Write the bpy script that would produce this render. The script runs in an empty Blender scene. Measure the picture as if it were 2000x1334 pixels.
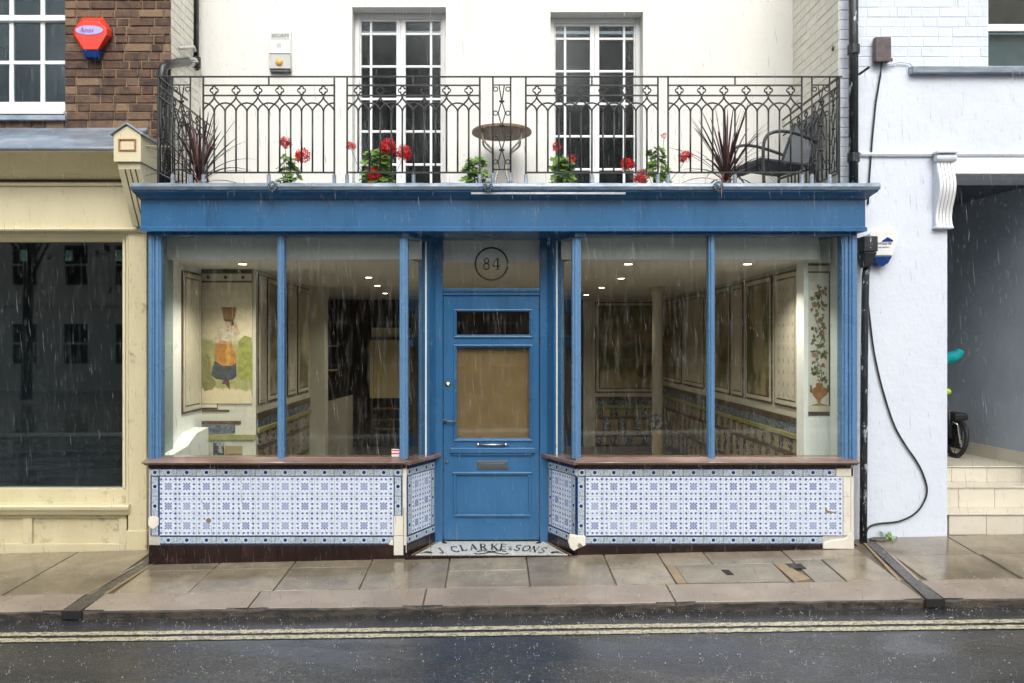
import bpy, bmesh, math, random
from mathutils import Vector
random.seed(7)
R = math.radians
sc = bpy.context.scene
COL = sc.collection
# ------------------------------------------------------------------ camera, sky, sun, exposure
F, U0, V0, CZ, CY = 1600.0, 960.0, 670.0, 1.627, -6.275      # survey: focal length and eye point
cd = bpy.data.cameras.new('Camera'); cam = bpy.data.objects.new('Camera', cd); COL.objects.link(cam)
cam.location = (0, CY, CZ); cam.rotation_euler = (R(90), 0, 0)
cd.sensor_width = 36; cd.lens = 28.8; cd.shift_x = 0.02; cd.shift_y = 0.0015; cd.clip_end = 500; cd.clip_start = 0.05
sc.camera = cam
SUN_EL, SUN_AZ = 42, -14            # degrees; azimuth measured from straight behind the camera
w = bpy.data.worlds.new('World'); sc.world = w; w.use_nodes = True
nt = w.node_tree; nt.nodes.clear()
sky = nt.nodes.new('ShaderNodeTexSky'); sky.sky_type = 'NISHITA'; sky.sun_disc = False
sky.sun_elevation = R(SUN_EL); sky.sun_rotation = R(180 + SUN_AZ); sky.dust_density = 6; sky.air_density = 1.2
hs = nt.nodes.new('ShaderNodeHueSaturation'); hs.inputs['Saturation'].default_value = 0.22
bg = nt.nodes.new('ShaderNodeBackground'); bg.inputs['Strength'].default_value = 0.15
wo = nt.nodes.new('ShaderNodeOutputWorld')
nt.links.new(sky.outputs[0], hs.inputs['Color']); nt.links.new(hs.outputs[0], bg.inputs[0]); nt.links.new(bg.outputs[0], wo.inputs[0])
sl = bpy.data.lights.new('Sun', 'SUN'); sl.energy = 1.5; sl.angle = R(60); sl.color = (1, 0.97, 0.93)
so = bpy.data.objects.new('Sun', sl); COL.objects.link(so); so.rotation_euler = (R(90 - SUN_EL), 0, R(SUN_AZ))
so.location = (0, -8, 12)
sc.view_settings.view_transform = 'Standard'; sc.view_settings.look = 'None'
sc.view_settings.exposure = 0.34; sc.view_settings.gamma = 1
sc.render.engine = 'CYCLES'; sc.cycles.max_bounces = 7; sc.cycles.diffuse_bounces = 4; sc.cycles.glossy_bounces = 3; sc.cycles.transparent_max_bounces = 14

# ------------------------------------------------------------------ helpers
def X(u, y): return (u - U0) * (y - CY) / F
def Z(v, y): return CZ - (v - V0) * (y - CY) / F
def gz(x, y): return -0.009 + 0.022 * x + y * (0.06 + 0.0084 * x)      # pavement level (street climbs to the right)
KY = -0.975
def rz(x, y): return -0.130 + 0.0138 * x + 0.012 * (KY - y)             # road level
WL = {}
def wl(o): return WL.get(o.name, Vector((0, 0, 0)))
def link(o, parent=None, loc=(0, 0, 0)):
    COL.objects.link(o)
    loc = Vector(loc)
    if parent is not None:
        o.parent = parent; o.location = loc - wl(parent)
    else:
        o.location = loc
    WL[o.name] = loc
    return o
def tag(o, label, cat, group=None, kind=None):
    o['label'] = label
    if cat: o['category'] = cat
    if group: o['group'] = group
    if kind: o['kind'] = kind
    return o
def thing(name, label, cat, loc=(0, 0, 0), group=None):
    o = bpy.data.objects.new(name, None); o.empty_display_size = 0.1
    link(o, None, loc)
    return tag(o, label, cat, group)
class MB:
    def __init__(s): s.v = []; s.f = []
    def poly(s, pts):
        n = len(s.v); s.v += [tuple(p) for p in pts]; s.f.append(tuple(range(n, n + len(pts)))); return s
    def hexa(s, p):
        n = len(s.v); s.v += [tuple(q) for q in p]
        s.f += [tuple(n + i for i in q) for q in ((0, 3, 2, 1), (4, 5, 6, 7), (0, 1, 5, 4), (1, 2, 6, 5), (2, 3, 7, 6), (3, 0, 4, 7))]
        return s
    def box(s, x0, x1, y0, y1, z0, z1):
        return s.hexa([(x0, y0, z0), (x1, y0, z0), (x1, y1, z0), (x0, y1, z0), (x0, y0, z1), (x1, y0, z1), (x1, y1, z1), (x0, y1, z1)])
    def obox(s, A, th, s0, s1, n0, n1, z0, z1):          # box in a frame turned by th about A
        c, q = math.cos(th), math.sin(th)
        def P(a, b, z): return (A[0] + a * c - b * q, A[1] + a * q + b * c, z)
        return s.hexa([P(s0, n0, z0), P(s1, n0, z0), P(s1, n1, z0), P(s0, n1, z0), P(s0, n0, z1), P(s1, n0, z1), P(s1, n1, z1), P(s0, n1, z1)])
    def extr(s, a, b):                                   # loft two equal rings and cap
        n = len(s.v); k = len(a); s.v += [tuple(p) for p in a] + [tuple(p) for p in b]
        for i in range(k):
            j = (i + 1) % k; s.f.append((n + i, n + j, n + k + j, n + k + i))
        s.f.append(tuple(range(n, n + k))); s.f.append(tuple(range(n + 2 * k - 1, n + k - 1, -1))); return s
    def px(s, prof, x0, x1): return s.extr([(x0, y, z) for y, z in prof], [(x1, y, z) for y, z in prof])
    def py(s, prof, y0, y1): return s.extr([(x, y0, z) for x, z in prof], [(x, y1, z) for x, z in prof])
    def pz(s, prof, z0, z1): return s.extr([(x, y, z0) for x, y in prof], [(x, y, z1) for x, y in prof])
    def tube(s, path, r, n=8, closed=False):
        path = [Vector(p) for p in path]; m = len(path); base = len(s.v); up = None
        for i, p in enumerate(path):
            if closed: t = path[(i + 1) % m] - path[i - 1]
            else: t = path[min(i + 1, m - 1)] - path[max(i - 1, 0)]
            t = t.normalized() if t.length > 1e-9 else Vector((0, 0, 1))
            if up is None: up = Vector((0, 0, 1)) if abs(t.z) < 0.9 else Vector((0, 1, 0))
            a = t.cross(up); a = a.normalized() if a.length > 1e-6 else t.orthogonal().normalized()
            b = a.cross(t).normalized(); up = b
            rr = r[i] if isinstance(r, (list, tuple)) else r
            for k in range(n):
                an = 2 * math.pi * k / n
                s.v.append(tuple(p + a * rr * math.cos(an) + b * rr * math.sin(an)))
        for i in range(m if closed else m - 1):
            j = (i + 1) % m
            for k in range(n):
                l = (k + 1) % n; s.f.append((base + i * n + k, base + i * n + l, base + j * n + l, base + j * n + k))
        if not closed:
            s.f.append(tuple(base + k for k in range(n))); s.f.append(tuple(base + (m - 1) * n + k for k in range(n)))
        return s
    def lathe(s, prof, c=(0, 0, 0), n=16, axis='z'):
        base = len(s.v); m = len(prof)
        for r, h in prof:
            for k in range(n):
                a = 2 * math.pi * k / n; p = (r * math.cos(a), r * math.sin(a), h)
                if axis == 'y': p = (p[0], -p[2], p[1])
                s.v.append((c[0] + p[0], c[1] + p[1], c[2] + p[2]))
        for i in range(m - 1):
            for k in range(n):
                l = (k + 1) % n; s.f.append((base + i * n + k, base + i * n + l, base + (i + 1) * n + l, base + (i + 1) * n + k))
        s.f.append(tuple(base + k for k in range(n))); s.f.append(tuple(base + (m - 1) * n + k for k in range(n)))
        return s
    def ball(s, c, rx, ry=None, rz_=None, n=10, m=6):
        ry = ry or rx; rz_ = rz_ or rx
        base = len(s.v)
        for i in range(1, m):
            a = math.pi * i / m
            for k in range(n):
                b = 2 * math.pi * k / n
                s.v.append((c[0] + rx * math.sin(a) * math.cos(b), c[1] + ry * math.sin(a) * math.sin(b), c[2] + rz_ * math.cos(a)))
        t = len(s.v); s.v.append((c[0], c[1], c[2] + rz_)); s.v.append((c[0], c[1], c[2] - rz_))
        for k in range(n):
            l = (k + 1) % n
            s.f.append((t, base + k, base + l)); s.f.append((t + 1, base + (m - 2) * n + l, base + (m - 2) * n + k))
            for i in range(m - 2):
                s.f.append((base + i * n + k, base + (i + 1) * n + k, base + (i + 1) * n + l, base + i * n + l))
        return s
    def mesh(s, name, mat, smooth=False, recalc=True):
        me = bpy.data.meshes.new(name); me.from_pydata(s.v, [], s.f)
        if recalc:
            bm = bmesh.new(); bm.from_mesh(me); bmesh.ops.recalc_face_normals(bm, faces=bm.faces); bm.to_mesh(me); bm.free()
        if smooth:
            me.polygons.foreach_set('use_smooth', [True] * len(me.polygons))
        if mat: me.materials.append(mat)
        me.update(); return me
    def build(s, name, mat, parent=None, bevel=0, smooth=False, recalc=True):
        o = bpy.data.objects.new(name, s.mesh(name, mat, smooth, recalc)); link(o, parent)
        if bevel:
            b = o.modifiers.new('bevel', 'BEVEL'); b.width = bevel; b.segments = 2; b.limit_method = 'ANGLE'; b.angle_limit = R(40)
            b.harden_normals = False
        return o
def inst(name, me, parent, loc, rot=0.0, rx=0.0):
    o = bpy.data.objects.new(name, me); link(o, parent, loc); o.rotation_euler = (rx, 0, rot); return o
def pillow(wd, ht, t, ch, mat, name):
    a, b = wd / 2, ht / 2; q = MB()
    for (p, r, y) in ((a, b, 0), (a, b, -(t - ch)), (a - ch, b - ch, -t)):
        q.v += [(-p, y, -r), (p, y, -r), (p, y, r), (-p, y, r)]
    for o in (0, 4):
        for i in range(4):
            j = (i + 1) % 4; q.f.append((o + i, o + j, o + 4 + j, o + 4 + i))
    q.f += [(3, 2, 1, 0), (8, 9, 10, 11)]
    return q.mesh(name, mat)
PC = {}
def tilemesh(wd, ht, t, ch, mat, name):
    k = (round(wd, 3), round(ht, 3), t, ch, mat.name, name)
    if k not in PC: PC[k] = pillow(wd, ht, t, ch, mat, name)
    return PC[k]

# ------------------------------------------------------------------ materials
class NT:
    def __init__(s, name):
        s.m = bpy.data.materials.new(name); s.m.use_nodes = True; s.t = s.m.node_tree; s.t.nodes.clear()
        s.out = s.n('ShaderNodeOutputMaterial')
    def n(s, ty, **kw):
        o = s.t.nodes.new(ty)
        for k, v in kw.items(): setattr(o, k, v)
        return o
    def l(s, a, b): s.t.links.new(a, b); return s
    def val(s, x, inp):
        if isinstance(x, (int, float)): inp.default_value = x
        elif isinstance(x, (tuple, list)): inp.default_value = tuple(x) + ((1,) if len(x) == 3 and len(inp.default_value) == 4 else ())
        else: s.l(x, inp)
    def math(s, op, a, b=0.0, c=None):
        o = s.n('ShaderNodeMath', operation=op); s.val(a, o.inputs[0]); s.val(b, o.inputs[1])
        if c is not None: s.val(c, o.inputs[2])
        return o.outputs[0]
    def mix(s, f, a, b, mode='MIX'):
        o = s.n('ShaderNodeMix', data_type='RGBA', blend_type=mode); s.val(f, o.inputs[0]); s.val(a, o.inputs[6]); s.val(b, o.inputs[7]); return o.outputs[2]
    def step(s, x, lo, hi):
        o = s.n('ShaderNodeMapRange', interpolation_type='SMOOTHSTEP'); s.val(x, o.inputs[0]); o.inputs[1].default_value = lo; o.inputs[2].default_value = hi
        return o.outputs[0]
    def pos(s, scale=(1, 1, 1), obj=False, rnd=False):
        if obj: c = s.n('ShaderNodeTexCoord').outputs['Object']
        else: c = s.n('ShaderNodeNewGeometry').outputs['Position']
        mp = s.n('ShaderNodeMapping'); mp.inputs['Scale'].default_value = scale; s.l(c, mp.inputs['Vector'])
        return mp.outputs[0]
    def noise(s, vec, scale, detail=4, rough=0.55, dist=0):
        o = s.n('ShaderNodeTexNoise'); s.l(vec, o.inputs['Vector']); o.inputs['Scale'].default_value = scale
        o.inputs['Detail'].default_value = detail; o.inputs['Roughness'].default_value = rough; o.inputs['Distortion'].default_value = dist
        return o.outputs[0]
    def rnd(s): return s.n('ShaderNodeObjectInfo').outputs['Random']
    def bump(s, h, strength, dist):
        b = s.n('ShaderNodeBump'); b.inputs['Strength'].default_value = strength; b.inputs['Distance'].default_value = dist; s.l(h, b.inputs['Height']); return b.outputs[0]
    def bsdf(s, col, rough=0.5, nor=None, metal=0, spec=0.5, coat=0, coatr=0.1):
        p = s.n('ShaderNodeBsdfPrincipled'); s.val(col, p.inputs['Base Color']); s.val(rough, p.inputs['Roughness'])
        p.inputs['Metallic'].default_value = metal; p.inputs['Specular IOR Level'].default_value = spec
        p.inputs['Coat Weight'].default_value = coat; p.inputs['Coat Roughness'].default_value = coatr
        if nor is not None: s.l(nor, p.inputs['Normal'])
        s.l(p.outputs[0], s.out.inputs[0]); return p
def mat(name, col, rough=0.5, col2=None, ns=4.0, lo=0.4, hi=0.7, stretch=(1, 1, 1), bump=0, bs=60, bd=0.004, metal=0, spec=0.5, rnd=0, rvar=0, coat=0, dirt=None, dns=2.0, dlo=0.52, dhi=0.75, dstretch=(1, 1, 1), rndcol=None):
    t = NT(name); p = t.pos(); c = col
    if col2 is not None:
        c = t.mix(t.step(t.noise(t.pos(stretch), ns, 6, 0.6), lo, hi), col, col2)
    if rndcol is not None:
        c = t.mix(t.step(t.rnd(), 0.55, 0.95), c, rndcol)
    if dirt is not None:
        c = t.mix(t.step(t.noise(t.pos(dstretch), dns, 8, 0.65), dlo, dhi), c, dirt)
    if rnd:
        r = t.math('MULTIPLY_ADD', t.rnd(), rnd, 1 - rnd / 2)
        h = t.n('ShaderNodeHueSaturation'); t.val(c, h.inputs['Color']); t.l(r, h.inputs['Value']); c = h.outputs[0]
    ro = rough
    if rvar: ro = t.math('MULTIPLY_ADD', t.noise(p, ns * 1.7, 5, 0.6), 2 * rvar, rough - rvar)
    nor = t.bump(t.noise(p, bs, 6, 0.65), bump, bd) if bump else None
    t.bsdf(c, ro, nor, metal, spec, coat); return t.m
def emis(name, col, strength):
    t = NT(name); e = t.n('ShaderNodeEmission'); e.inputs[0].default_value = tuple(col) + (1,); e.inputs[1].default_value = strength
    t.l(e.outputs[0], t.out.inputs[0]); return t.m
def glassmat(name, tint=(0.9, 0.93, 0.91), base=0.05, dirt=0.0, rough=0.0):
    t = NT(name); lw = t.n('ShaderNodeLayerWeight'); lw.inputs[0].default_value = 0.5
    f = t.math('MULTIPLY_ADD', t.math('POWER', lw.outputs['Facing'], 5), 1 - base, base)
    tr = t.n('ShaderNodeBsdfTransparent'); tr.inputs[0].default_value = tint + (1,)
    gl = t.n('ShaderNodeBsdfGlossy'); gl.inputs['Roughness'].default_value = rough
    nz = t.noise(t.pos((1, 1, 0.25)), 1.4, 2, 0.5); t.l(t.bump(nz, 0.03, 0.01), gl.inputs['Normal'])
    mx = t.n('ShaderNodeMixShader'); t.l(f, mx.inputs[0]); t.l(tr.outputs[0], mx.inputs[1]); t.l(gl.outputs[0], mx.inputs[2])
    o = mx.outputs[0]
    if dirt:
        di = t.n('ShaderNodeBsdfDiffuse'); di.inputs[0].default_value = (0.55, 0.56, 0.54, 1)
        k = t.math('MULTIPLY', t.step(t.noise(t.pos((1, 1, 0.12)), 30, 6, 0.7), 0.5, 0.85), dirt)
        m2 = t.n('ShaderNodeMixShader'); t.l(k, m2.inputs[0]); t.l(o, m2.inputs[1]); t.l(di.outputs[0], m2.inputs[2]); o = m2.outputs[0]
    t.l(o, t.out.inputs[0]); return t.m
def tile_print(name):                       # printed blue and white tile: ring of sprigs round a square rosette
    t = NT(name); tc = t.n('ShaderNodeTexCoord').outputs['Object']
    sp = t.n('ShaderNodeSeparateXYZ'); t.l(tc, sp.inputs[0])
    s = 1 / 0.150
    x = t.math('MULTIPLY', sp.outputs[0], s); z = t.math('MULTIPLY', sp.outputs[2], s)
    p = t.math('ABSOLUTE', x); q = t.math('ABSOLUTE', z); a = t.math('MAXIMUM', p, q); b = t.math('MINIMUM', p, q)
    def dist(ca, cb):
        return t.math('SQRT', t.math('ADD', t.math('POWER', t.math('SUBTRACT', a, ca), 2), t.math('POWER', t.math('SUBTRACT', b, cb), 2)))
    d = t.math('MINIMUM', dist(0.365, 0.11), dist(0.375, 0.36))
    nz = t.noise(tc, 130, 2, 0.5)
    d = t.math('ADD', d, t.math('MULTIPLY_ADD', nz, 0.10, -0.05))
    spr = t.math('SUBTRACT', 1, t.step(d, 0.03, 0.085))
    curl = t.math('SUBTRACT', 1, t.step(t.math('ABSOLUTE', t.math('SUBTRACT', dist(0.30, 0.30), 0.07)), 0.005, 0.02))
    rc = t.math('SQRT', t.math('ADD', t.math('POWER', p, 2), t.math('POWER', q, 2)))
    ang = t.math('ARCTAN2', x, z)
    pet = t.math('MULTIPLY_ADD', t.math('COSINE', t.math('MULTIPLY', ang, 8)), 0.03, 0.12)
    ros = t.math('SUBTRACT', 1, t.step(t.math('ABSOLUTE', t.math('SUBTRACT', rc, pet)), 0.012, 0.035))
    core = t.math('SUBTRACT', 1, t.step(rc, 0.03, 0.06))
    cor = t.math('SUBTRACT', 1, t.step(dist(0.155, 0.145), 0.02, 0.05)); cor2 = t.math('SUBTRACT', 1, t.step(dist(0.17, 0.0), 0.015, 0.04))
    sq = t.math('SUBTRACT', 1, t.step(a, 0.16, 0.18))
    ink = t.math('MAXIMUM', t.math('MULTIPLY', spr, 0.85), t.math('MULTIPLY', curl, 0.5))
    ink = t.math('MAXIMUM', ink, t.math('MAXIMUM', t.math('MULTIPLY', ros, 0.8), t.math('MULTIPLY', core, 0.7)))
    ink = t.math('MAXIMUM', ink, t.math('MAXIMUM', t.math('MULTIPLY', cor, 0.8), t.math('MULTIPLY', cor2, 0.8)))
    ink = t.math('MAXIMUM', ink, t.math('MULTIPLY', sq, 0.34))
    fade = t.math('MULTIPLY_ADD', t.rnd(), 0.34, 0.90)
    ink = t.math('MULTIPLY', ink, fade)
    base = t.mix(t.step(t.rnd(), 0.2, 0.9), (0.635, 0.705, 0.80), (0.665, 0.725, 0.805))
    c = t.mix(ink, base, (0.022, 0.065, 0.31))
    craze = t.step(t.noise(t.pos(), 7, 9, 0.75), 0.55, 0.8)
    c = t.mix(t.math('MULTIPLY', craze, 0.4), c, (0.40, 0.40, 0.38))
    t.bsdf(c, t.math('MULTIPLY_ADD', t.noise(t.pos(), 14, 4), 0.25, 0.08), t.bump(t.noise(t.pos(), 20, 3), 0.1, 0.004)); return t.m
def border_print(name, tint=1.0):                     # scrolls with a dark blue boss in the middle and a line at each edge
    t = NT(name); tc = t.n('ShaderNodeTexCoord').outputs['Object']
    sp = t.n('ShaderNodeSeparateXYZ'); t.l(tc, sp.inputs[0]); x, z = sp.outputs[0], sp.outputs[2]
    r = t.math('SQRT', t.math('ADD', t.math('POWER', x, 2), t.math('POWER', z, 2)))
    boss = t.math('SUBTRACT', 1, t.step(r, 0.0125, 0.0155)); halo = t.math('SUBTRACT', 1, t.step(r, 0.020, 0.024))
    scr = t.step(t.noise(tc, 95, 3, 0.6, 1.2), 0.45, 0.56)
    scr = t.math('MULTIPLY', scr, t.math('SUBTRACT', 1, halo))
    line = t.step(t.math('ABSOLUTE', z), 0.0235, 0.0248)
    base = t.mix(t.step(t.rnd(), 0.5, 1), (0.50 * tint, 0.58 * tint, 0.62 * tint), (0.42 * tint, 0.48 * tint, 0.50 * tint))
    c = t.mix(t.math('MULTIPLY', scr, 0.62), base, (0.07, 0.13, 0.20))
    c = t.mix(boss, c, (0.012, 0.03, 0.16)); c = t.mix(line, c, (0.012, 0.035, 0.16))
    t.bsdf(c, 0.15, t.bump(t.noise(t.pos(), 24, 3), 0.08, 0.003)); return t.m

M = {}
M['blue'] = mat('blue_paint', (0.027, 0.112, 0.245), 0.24, (0.036, 0.134, 0.285), 2.2, 0.35, 0.7, (1, 1, 0.35), 0.16, 38, 0.004, rvar=0.14, dirt=(0.018, 0.062, 0.125), dns=5, dlo=0.54, dhi=0.85, dstretch=(2, 2, 0.25))
M['frame_blue'] = mat('frame_blue_paint', (0.105, 0.225, 0.40), 0.28, (0.085, 0.19, 0.35), 3, 0.4, 0.7, (1, 1, 0.3), 0.08, 60, 0.002, rvar=0.1)
M['lead'] = mat('lead_flashing', (0.22, 0.28, 0.35), 0.22, (0.40, 0.46, 0.53), 5, 0.4, 0.65, (0.6, 1, 2), 0.35, 14, 0.01, metal=0.3, rvar=0.15)
M['lead_dark'] = mat('weathered_lead', (0.115, 0.155, 0.20), 0.3, (0.21, 0.26, 0.31), 5, 0.4, 0.65, (0.6, 1, 2), 0.35, 14, 0.01, metal=0.3, rvar=0.15)
M['cream'] = mat('cream_paint', (0.62, 0.565, 0.365), 0.38, (0.67, 0.61, 0.41), 2, 0.35, 0.7, (1, 1, 0.4), 0.12, 35, 0.004, rvar=0.1, dirt=(0.36, 0.30, 0.17), dns=3.2, dlo=0.66, dhi=0.9, dstretch=(1.5, 1.5, 0.5))
M['cream_low'] = mat('cream_paint_weathered', (0.61, 0.55, 0.36), 0.42, (0.55, 0.49, 0.30), 3, 0.35, 0.7, (1, 1, 0.6), 0.3, 30, 0.006, rvar=0.1, dirt=(0.22, 0.175, 0.11), dns=8, dlo=0.56, dhi=0.78)
M['render'] = mat('white_render', (0.715, 0.71, 0.66), 0.6, (0.745, 0.74, 0.695), 1.2, 0.35, 0.7, (1, 1, 0.5), 0.14, 9, 0.02, dirt=(0.585, 0.57, 0.51), dns=1.6, dlo=0.55, dhi=0.85, dstretch=(1.6, 1.6, 0.35))
M['white'] = mat('white_gloss_paint', (0.78, 0.79, 0.79), 0.3, (0.72, 0.73, 0.72), 6, 0.5, 0.8)
M['stucco'] = mat('cool_white_stucco', (0.60, 0.655, 0.745), 0.55, (0.64, 0.69, 0.77), 1.5, 0.35, 0.7, (1, 1, 0.6), 0.30, 7, 0.025, dirt=(0.55, 0.59, 0.64), dns=2.2, dlo=0.58, dhi=0.85, dstretch=(1, 1, 0.4))
M['paintbrick'] = mat('painted_brick', (0.61, 0.665, 0.75), 0.55, (0.65, 0.70, 0.775), 8, 0.4, 0.7, bump=0.5, bs=30, bd=0.008, rnd=0.07)
M['paintbrick_warm'] = mat('painted_brick_warm', (0.73, 0.71, 0.62), 0.6, (0.78, 0.76, 0.68), 8, 0.4, 0.7, bump=0.5, bs=30, bd=0.008, rnd=0.07, dirt=(0.5, 0.46, 0.36), dns=9, dlo=0.66, dhi=0.85)
M['brick'] = mat('brown_stock_brick', (0.130, 0.068, 0.042), 0.7, (0.045, 0.028, 0.022), 13, 0.38, 0.7, bump=0.9, bs=45, bd=0.010, rnd=0.7, rndcol=(0.165, 0.105, 0.06))
M['mortar'] = mat('tan_mortar', (0.28, 0.20, 0.115), 0.9, (0.12, 0.085, 0.055), 9, bump=0.5, bs=120)
def slab_mat():
    t = NT('wet_york_stone'); p = t.pos(); n1 = t.noise(p, 2.2, 8, 0.68, 0.4); n2 = t.noise(p, 11, 8, 0.7); n3 = t.noise(p, 90, 4, 0.7)
    c = t.mix(t.step(n1, 0.34, 0.70), (0.172, 0.142, 0.098), (0.295, 0.247, 0.172))
    c = t.mix(t.math('MULTIPLY', t.step(n2, 0.50, 0.74), 0.65), c, (0.115, 0.098, 0.075))
    c = t.mix(t.math('MULTIPLY', t.step(n3, 0.56, 0.74), 0.45), c, (0.36, 0.325, 0.26))
    r = t.math('MULTIPLY_ADD', t.rnd(), 0.26, 0.86); h = t.n('ShaderNodeHueSaturation'); t.l(c, h.inputs['Color']); t.l(r, h.inputs['Value'])
    ro = t.math('MULTIPLY_ADD', t.step(n1, 0.30, 0.62), 0.16, 0.025)
    hh = t.math('ADD', t.math('MULTIPLY', n2, 1.0), t.math('MULTIPLY', n3, 0.35))
    t.bsdf(h.outputs[0], ro, t.bump(hh, 0.12, 0.006), spec=0.75); return t.m
M['slab'] = slab_mat()
M['joint'] = mat('slab_joint', (0.13, 0.105, 0.075), 0.5, (0.09, 0.07, 0.05), 30)
M['granite'] = mat('wet_granite', (0.255, 0.205, 0.165), 0.3, (0.33, 0.275, 0.225), 3, 0.4, 0.7, bump=0.45, bs=130, bd=0.004, rvar=0.12, rnd=0.14, dirt=(0.13, 0.11, 0.095), dns=70, dlo=0.58, dhi=0.7)
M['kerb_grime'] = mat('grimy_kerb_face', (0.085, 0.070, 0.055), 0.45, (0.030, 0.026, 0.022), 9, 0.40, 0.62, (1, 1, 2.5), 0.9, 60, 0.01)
M['tile'] = tile_print('printed_tile'); M['border'] = border_print('border_tile'); M['border_dim'] = border_print('border_tile_dim', 0.75)
M['skirt'] = mat('brown_glazed_tile', (0.016, 0.009, 0.008), 0.22, (0.030, 0.013, 0.011), 12, 0.4, 0.75, bump=0.15, bs=30, rnd=0.5, rvar=0.1)
M['grout'] = mat('pale_grout', (0.50, 0.48, 0.43), 0.7, (0.38, 0.36, 0.32), 30)
M['dgrout'] = mat('dark_grout', (0.09, 0.07, 0.06), 0.7)
M['sill'] = mat('wet_hardwood', (0.15, 0.095, 0.078), 0.12, (0.25, 0.175, 0.15), 4, 0.4, 0.7, (0.4, 3, 3), 0.12, 30, rvar=0.08)
M['plain'] = mat('plain_cream_tile', (0.66, 0.63, 0.54), 0.25, (0.70, 0.68, 0.60), 5, 0.4, 0.7, bump=0.1, bs=20, rnd=0.06, dirt=(0.42, 0.38, 0.30), dns=9, dlo=0.62, dhi=0.85)
M['filler'] = mat('white_filler', (0.70, 0.66, 0.57), 0.55, (0.76, 0.73, 0.66), 12, bump=0.4, bs=25, bd=0.01)
M['iron'] = mat('black_iron', (0.016, 0.018, 0.018), 0.38, (0.032, 0.034, 0.032), 40, bump=0.3, bs=90, rvar=0.1)
M['pipe'] = mat('black_pipe_paint', (0.010, 0.012, 0.015), 0.30, (0.02, 0.023, 0.026), 9, bump=0.12, bs=30, rvar=0.1)
M['pipe_flaky'] = mat('flaking_black_pipe', (0.016, 0.02, 0.024), 0.35, (0.028, 0.032, 0.036), 9, bump=0.5, bs=20, dirt=(0.48, 0.53, 0.58), dns=11, dlo=0.60, dhi=0.63, dstretch=(1.6, 1.6, 0.6))
M['gap'] = mat('dark_void', (0.012, 0.012, 0.012), 0.9)
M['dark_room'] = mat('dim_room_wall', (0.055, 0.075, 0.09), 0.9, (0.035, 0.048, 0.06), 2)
M['glass'] = glassmat('shop_glass', (0.965, 0.98, 0.965), 0.050, 0.10, 0.03)
M['glass_dark'] = glassmat('dark_window_glass', (0.62, 0.70, 0.72), 0.038, 0.10, 0.13)
M['glass_street'] = glassmat('old_window_glass', (0.62, 0.70, 0.70), 0.10, 0.05, 0.02)
M['passage'] = mat('slate_blue_paint', (0.36, 0.41, 0.47), 0.5, (0.42, 0.47, 0.53), 2, bump=0.15, bs=12, bd=0.01)  # white passage walls, with their shade put into this grey-blue colour
M['step_tile'] = mat('beige_step_tile', (0.60, 0.56, 0.46), 0.3, (0.65, 0.61, 0.51), 4, 0.4, 0.7, bump=0.1, bs=40, rnd=0.1, dirt=(0.34, 0.28, 0.19), dns=4, dlo=0.6, dhi=0.85)
M['red'] = mat('red_plastic', (0.80, 0.045, 0.02), 0.3, (0.70, 0.035, 0.016), 8)
M['petal'] = mat('red_petal', (0.74, 0.014, 0.016), 0.5, (0.58, 0.008, 0.010), 60, rnd=0.2)
M['leaf'] = mat('geranium_leaf', (0.10, 0.24, 0.035), 0.4, (0.22, 0.36, 0.06), 30, 0.35, 0.65)
M['stem'] = mat('green_stem', (0.13, 0.22, 0.06), 0.5)
M['cord'] = mat('purple_cordyline', (0.070, 0.022, 0.024), 0.35, (0.12, 0.055, 0.045), 25, rnd=0.5)
M['cord_dry'] = mat('dry_cordyline', (0.24, 0.13, 0.075), 0.5, (0.30, 0.18, 0.10), 25)
M['pot'] = mat('dark_plastic_pot', (0.02, 0.02, 0.022), 0.5)
M['wood_table'] = mat('weathered_table_wood', (0.17, 0.105, 0.055), 0.55, (0.26, 0.175, 0.10), 5, 0.4, 0.7, (8, 1, 1), 0.3, 40)
M['rattan'] = mat('grey_mesh_weave', (0.17, 0.19, 0.21), 0.6, (0.10, 0.115, 0.13), 160)
M['chair_dark'] = mat('dark_mesh_seat', (0.03, 0.032, 0.035), 0.6, (0.05, 0.05, 0.055), 160)
M['chair_frame'] = mat('dark_grey_frame', (0.045, 0.05, 0.055), 0.35)
M['beige_metal'] = mat('cream_metal_leg', (0.5, 0.45, 0.36), 0.5)
M['plas_white'] = mat('white_plastic', (0.78, 0.79, 0.77), 0.3, (0.72, 0.73, 0.71), 6)
M['plas_grey'] = mat('grey_plastic', (0.50, 0.51, 0.48), 0.4)
M['amber'] = mat('amber_lens', (0.62, 0.38, 0.08), 0.25)
M['navy'] = mat('navy_lens', (0.004, 0.035, 0.16), 0.2)
M['lilac'] = mat('lilac_badge', (0.40, 0.38, 0.72), 0.4)
M['plum'] = mat('plum_lettering', (0.28, 0.06, 0.26), 0.5)
M['ink'] = mat('dark_lettering', (0.012, 0.016, 0.014), 0.5)
M['brass'] = mat('brass', (0.62, 0.44, 0.20), 0.25, metal=1)
M['chrome'] = mat('chrome', (0.62, 0.63, 0.63), 0.2, metal=1)
M['pewter'] = mat('aged_letter_plate', (0.12, 0.14, 0.145), 0.4, metal=0.6)
M['brown_box'] = mat('brown_box_paint', (0.055, 0.04, 0.042), 0.35, (0.09, 0.07, 0.07), 14)
M['yellow'] = None
M['wall_in'] = mat('interior_cream_wall', (0.54, 0.525, 0.44), 0.6, (0.58, 0.565, 0.48), 2)
M['wall_white'] = mat('interior_white_wall', (0.84, 0.87, 0.85), 0.55)
M['ceiling'] = mat('interior_ceiling', (0.76, 0.76, 0.72), 0.8)
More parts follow.
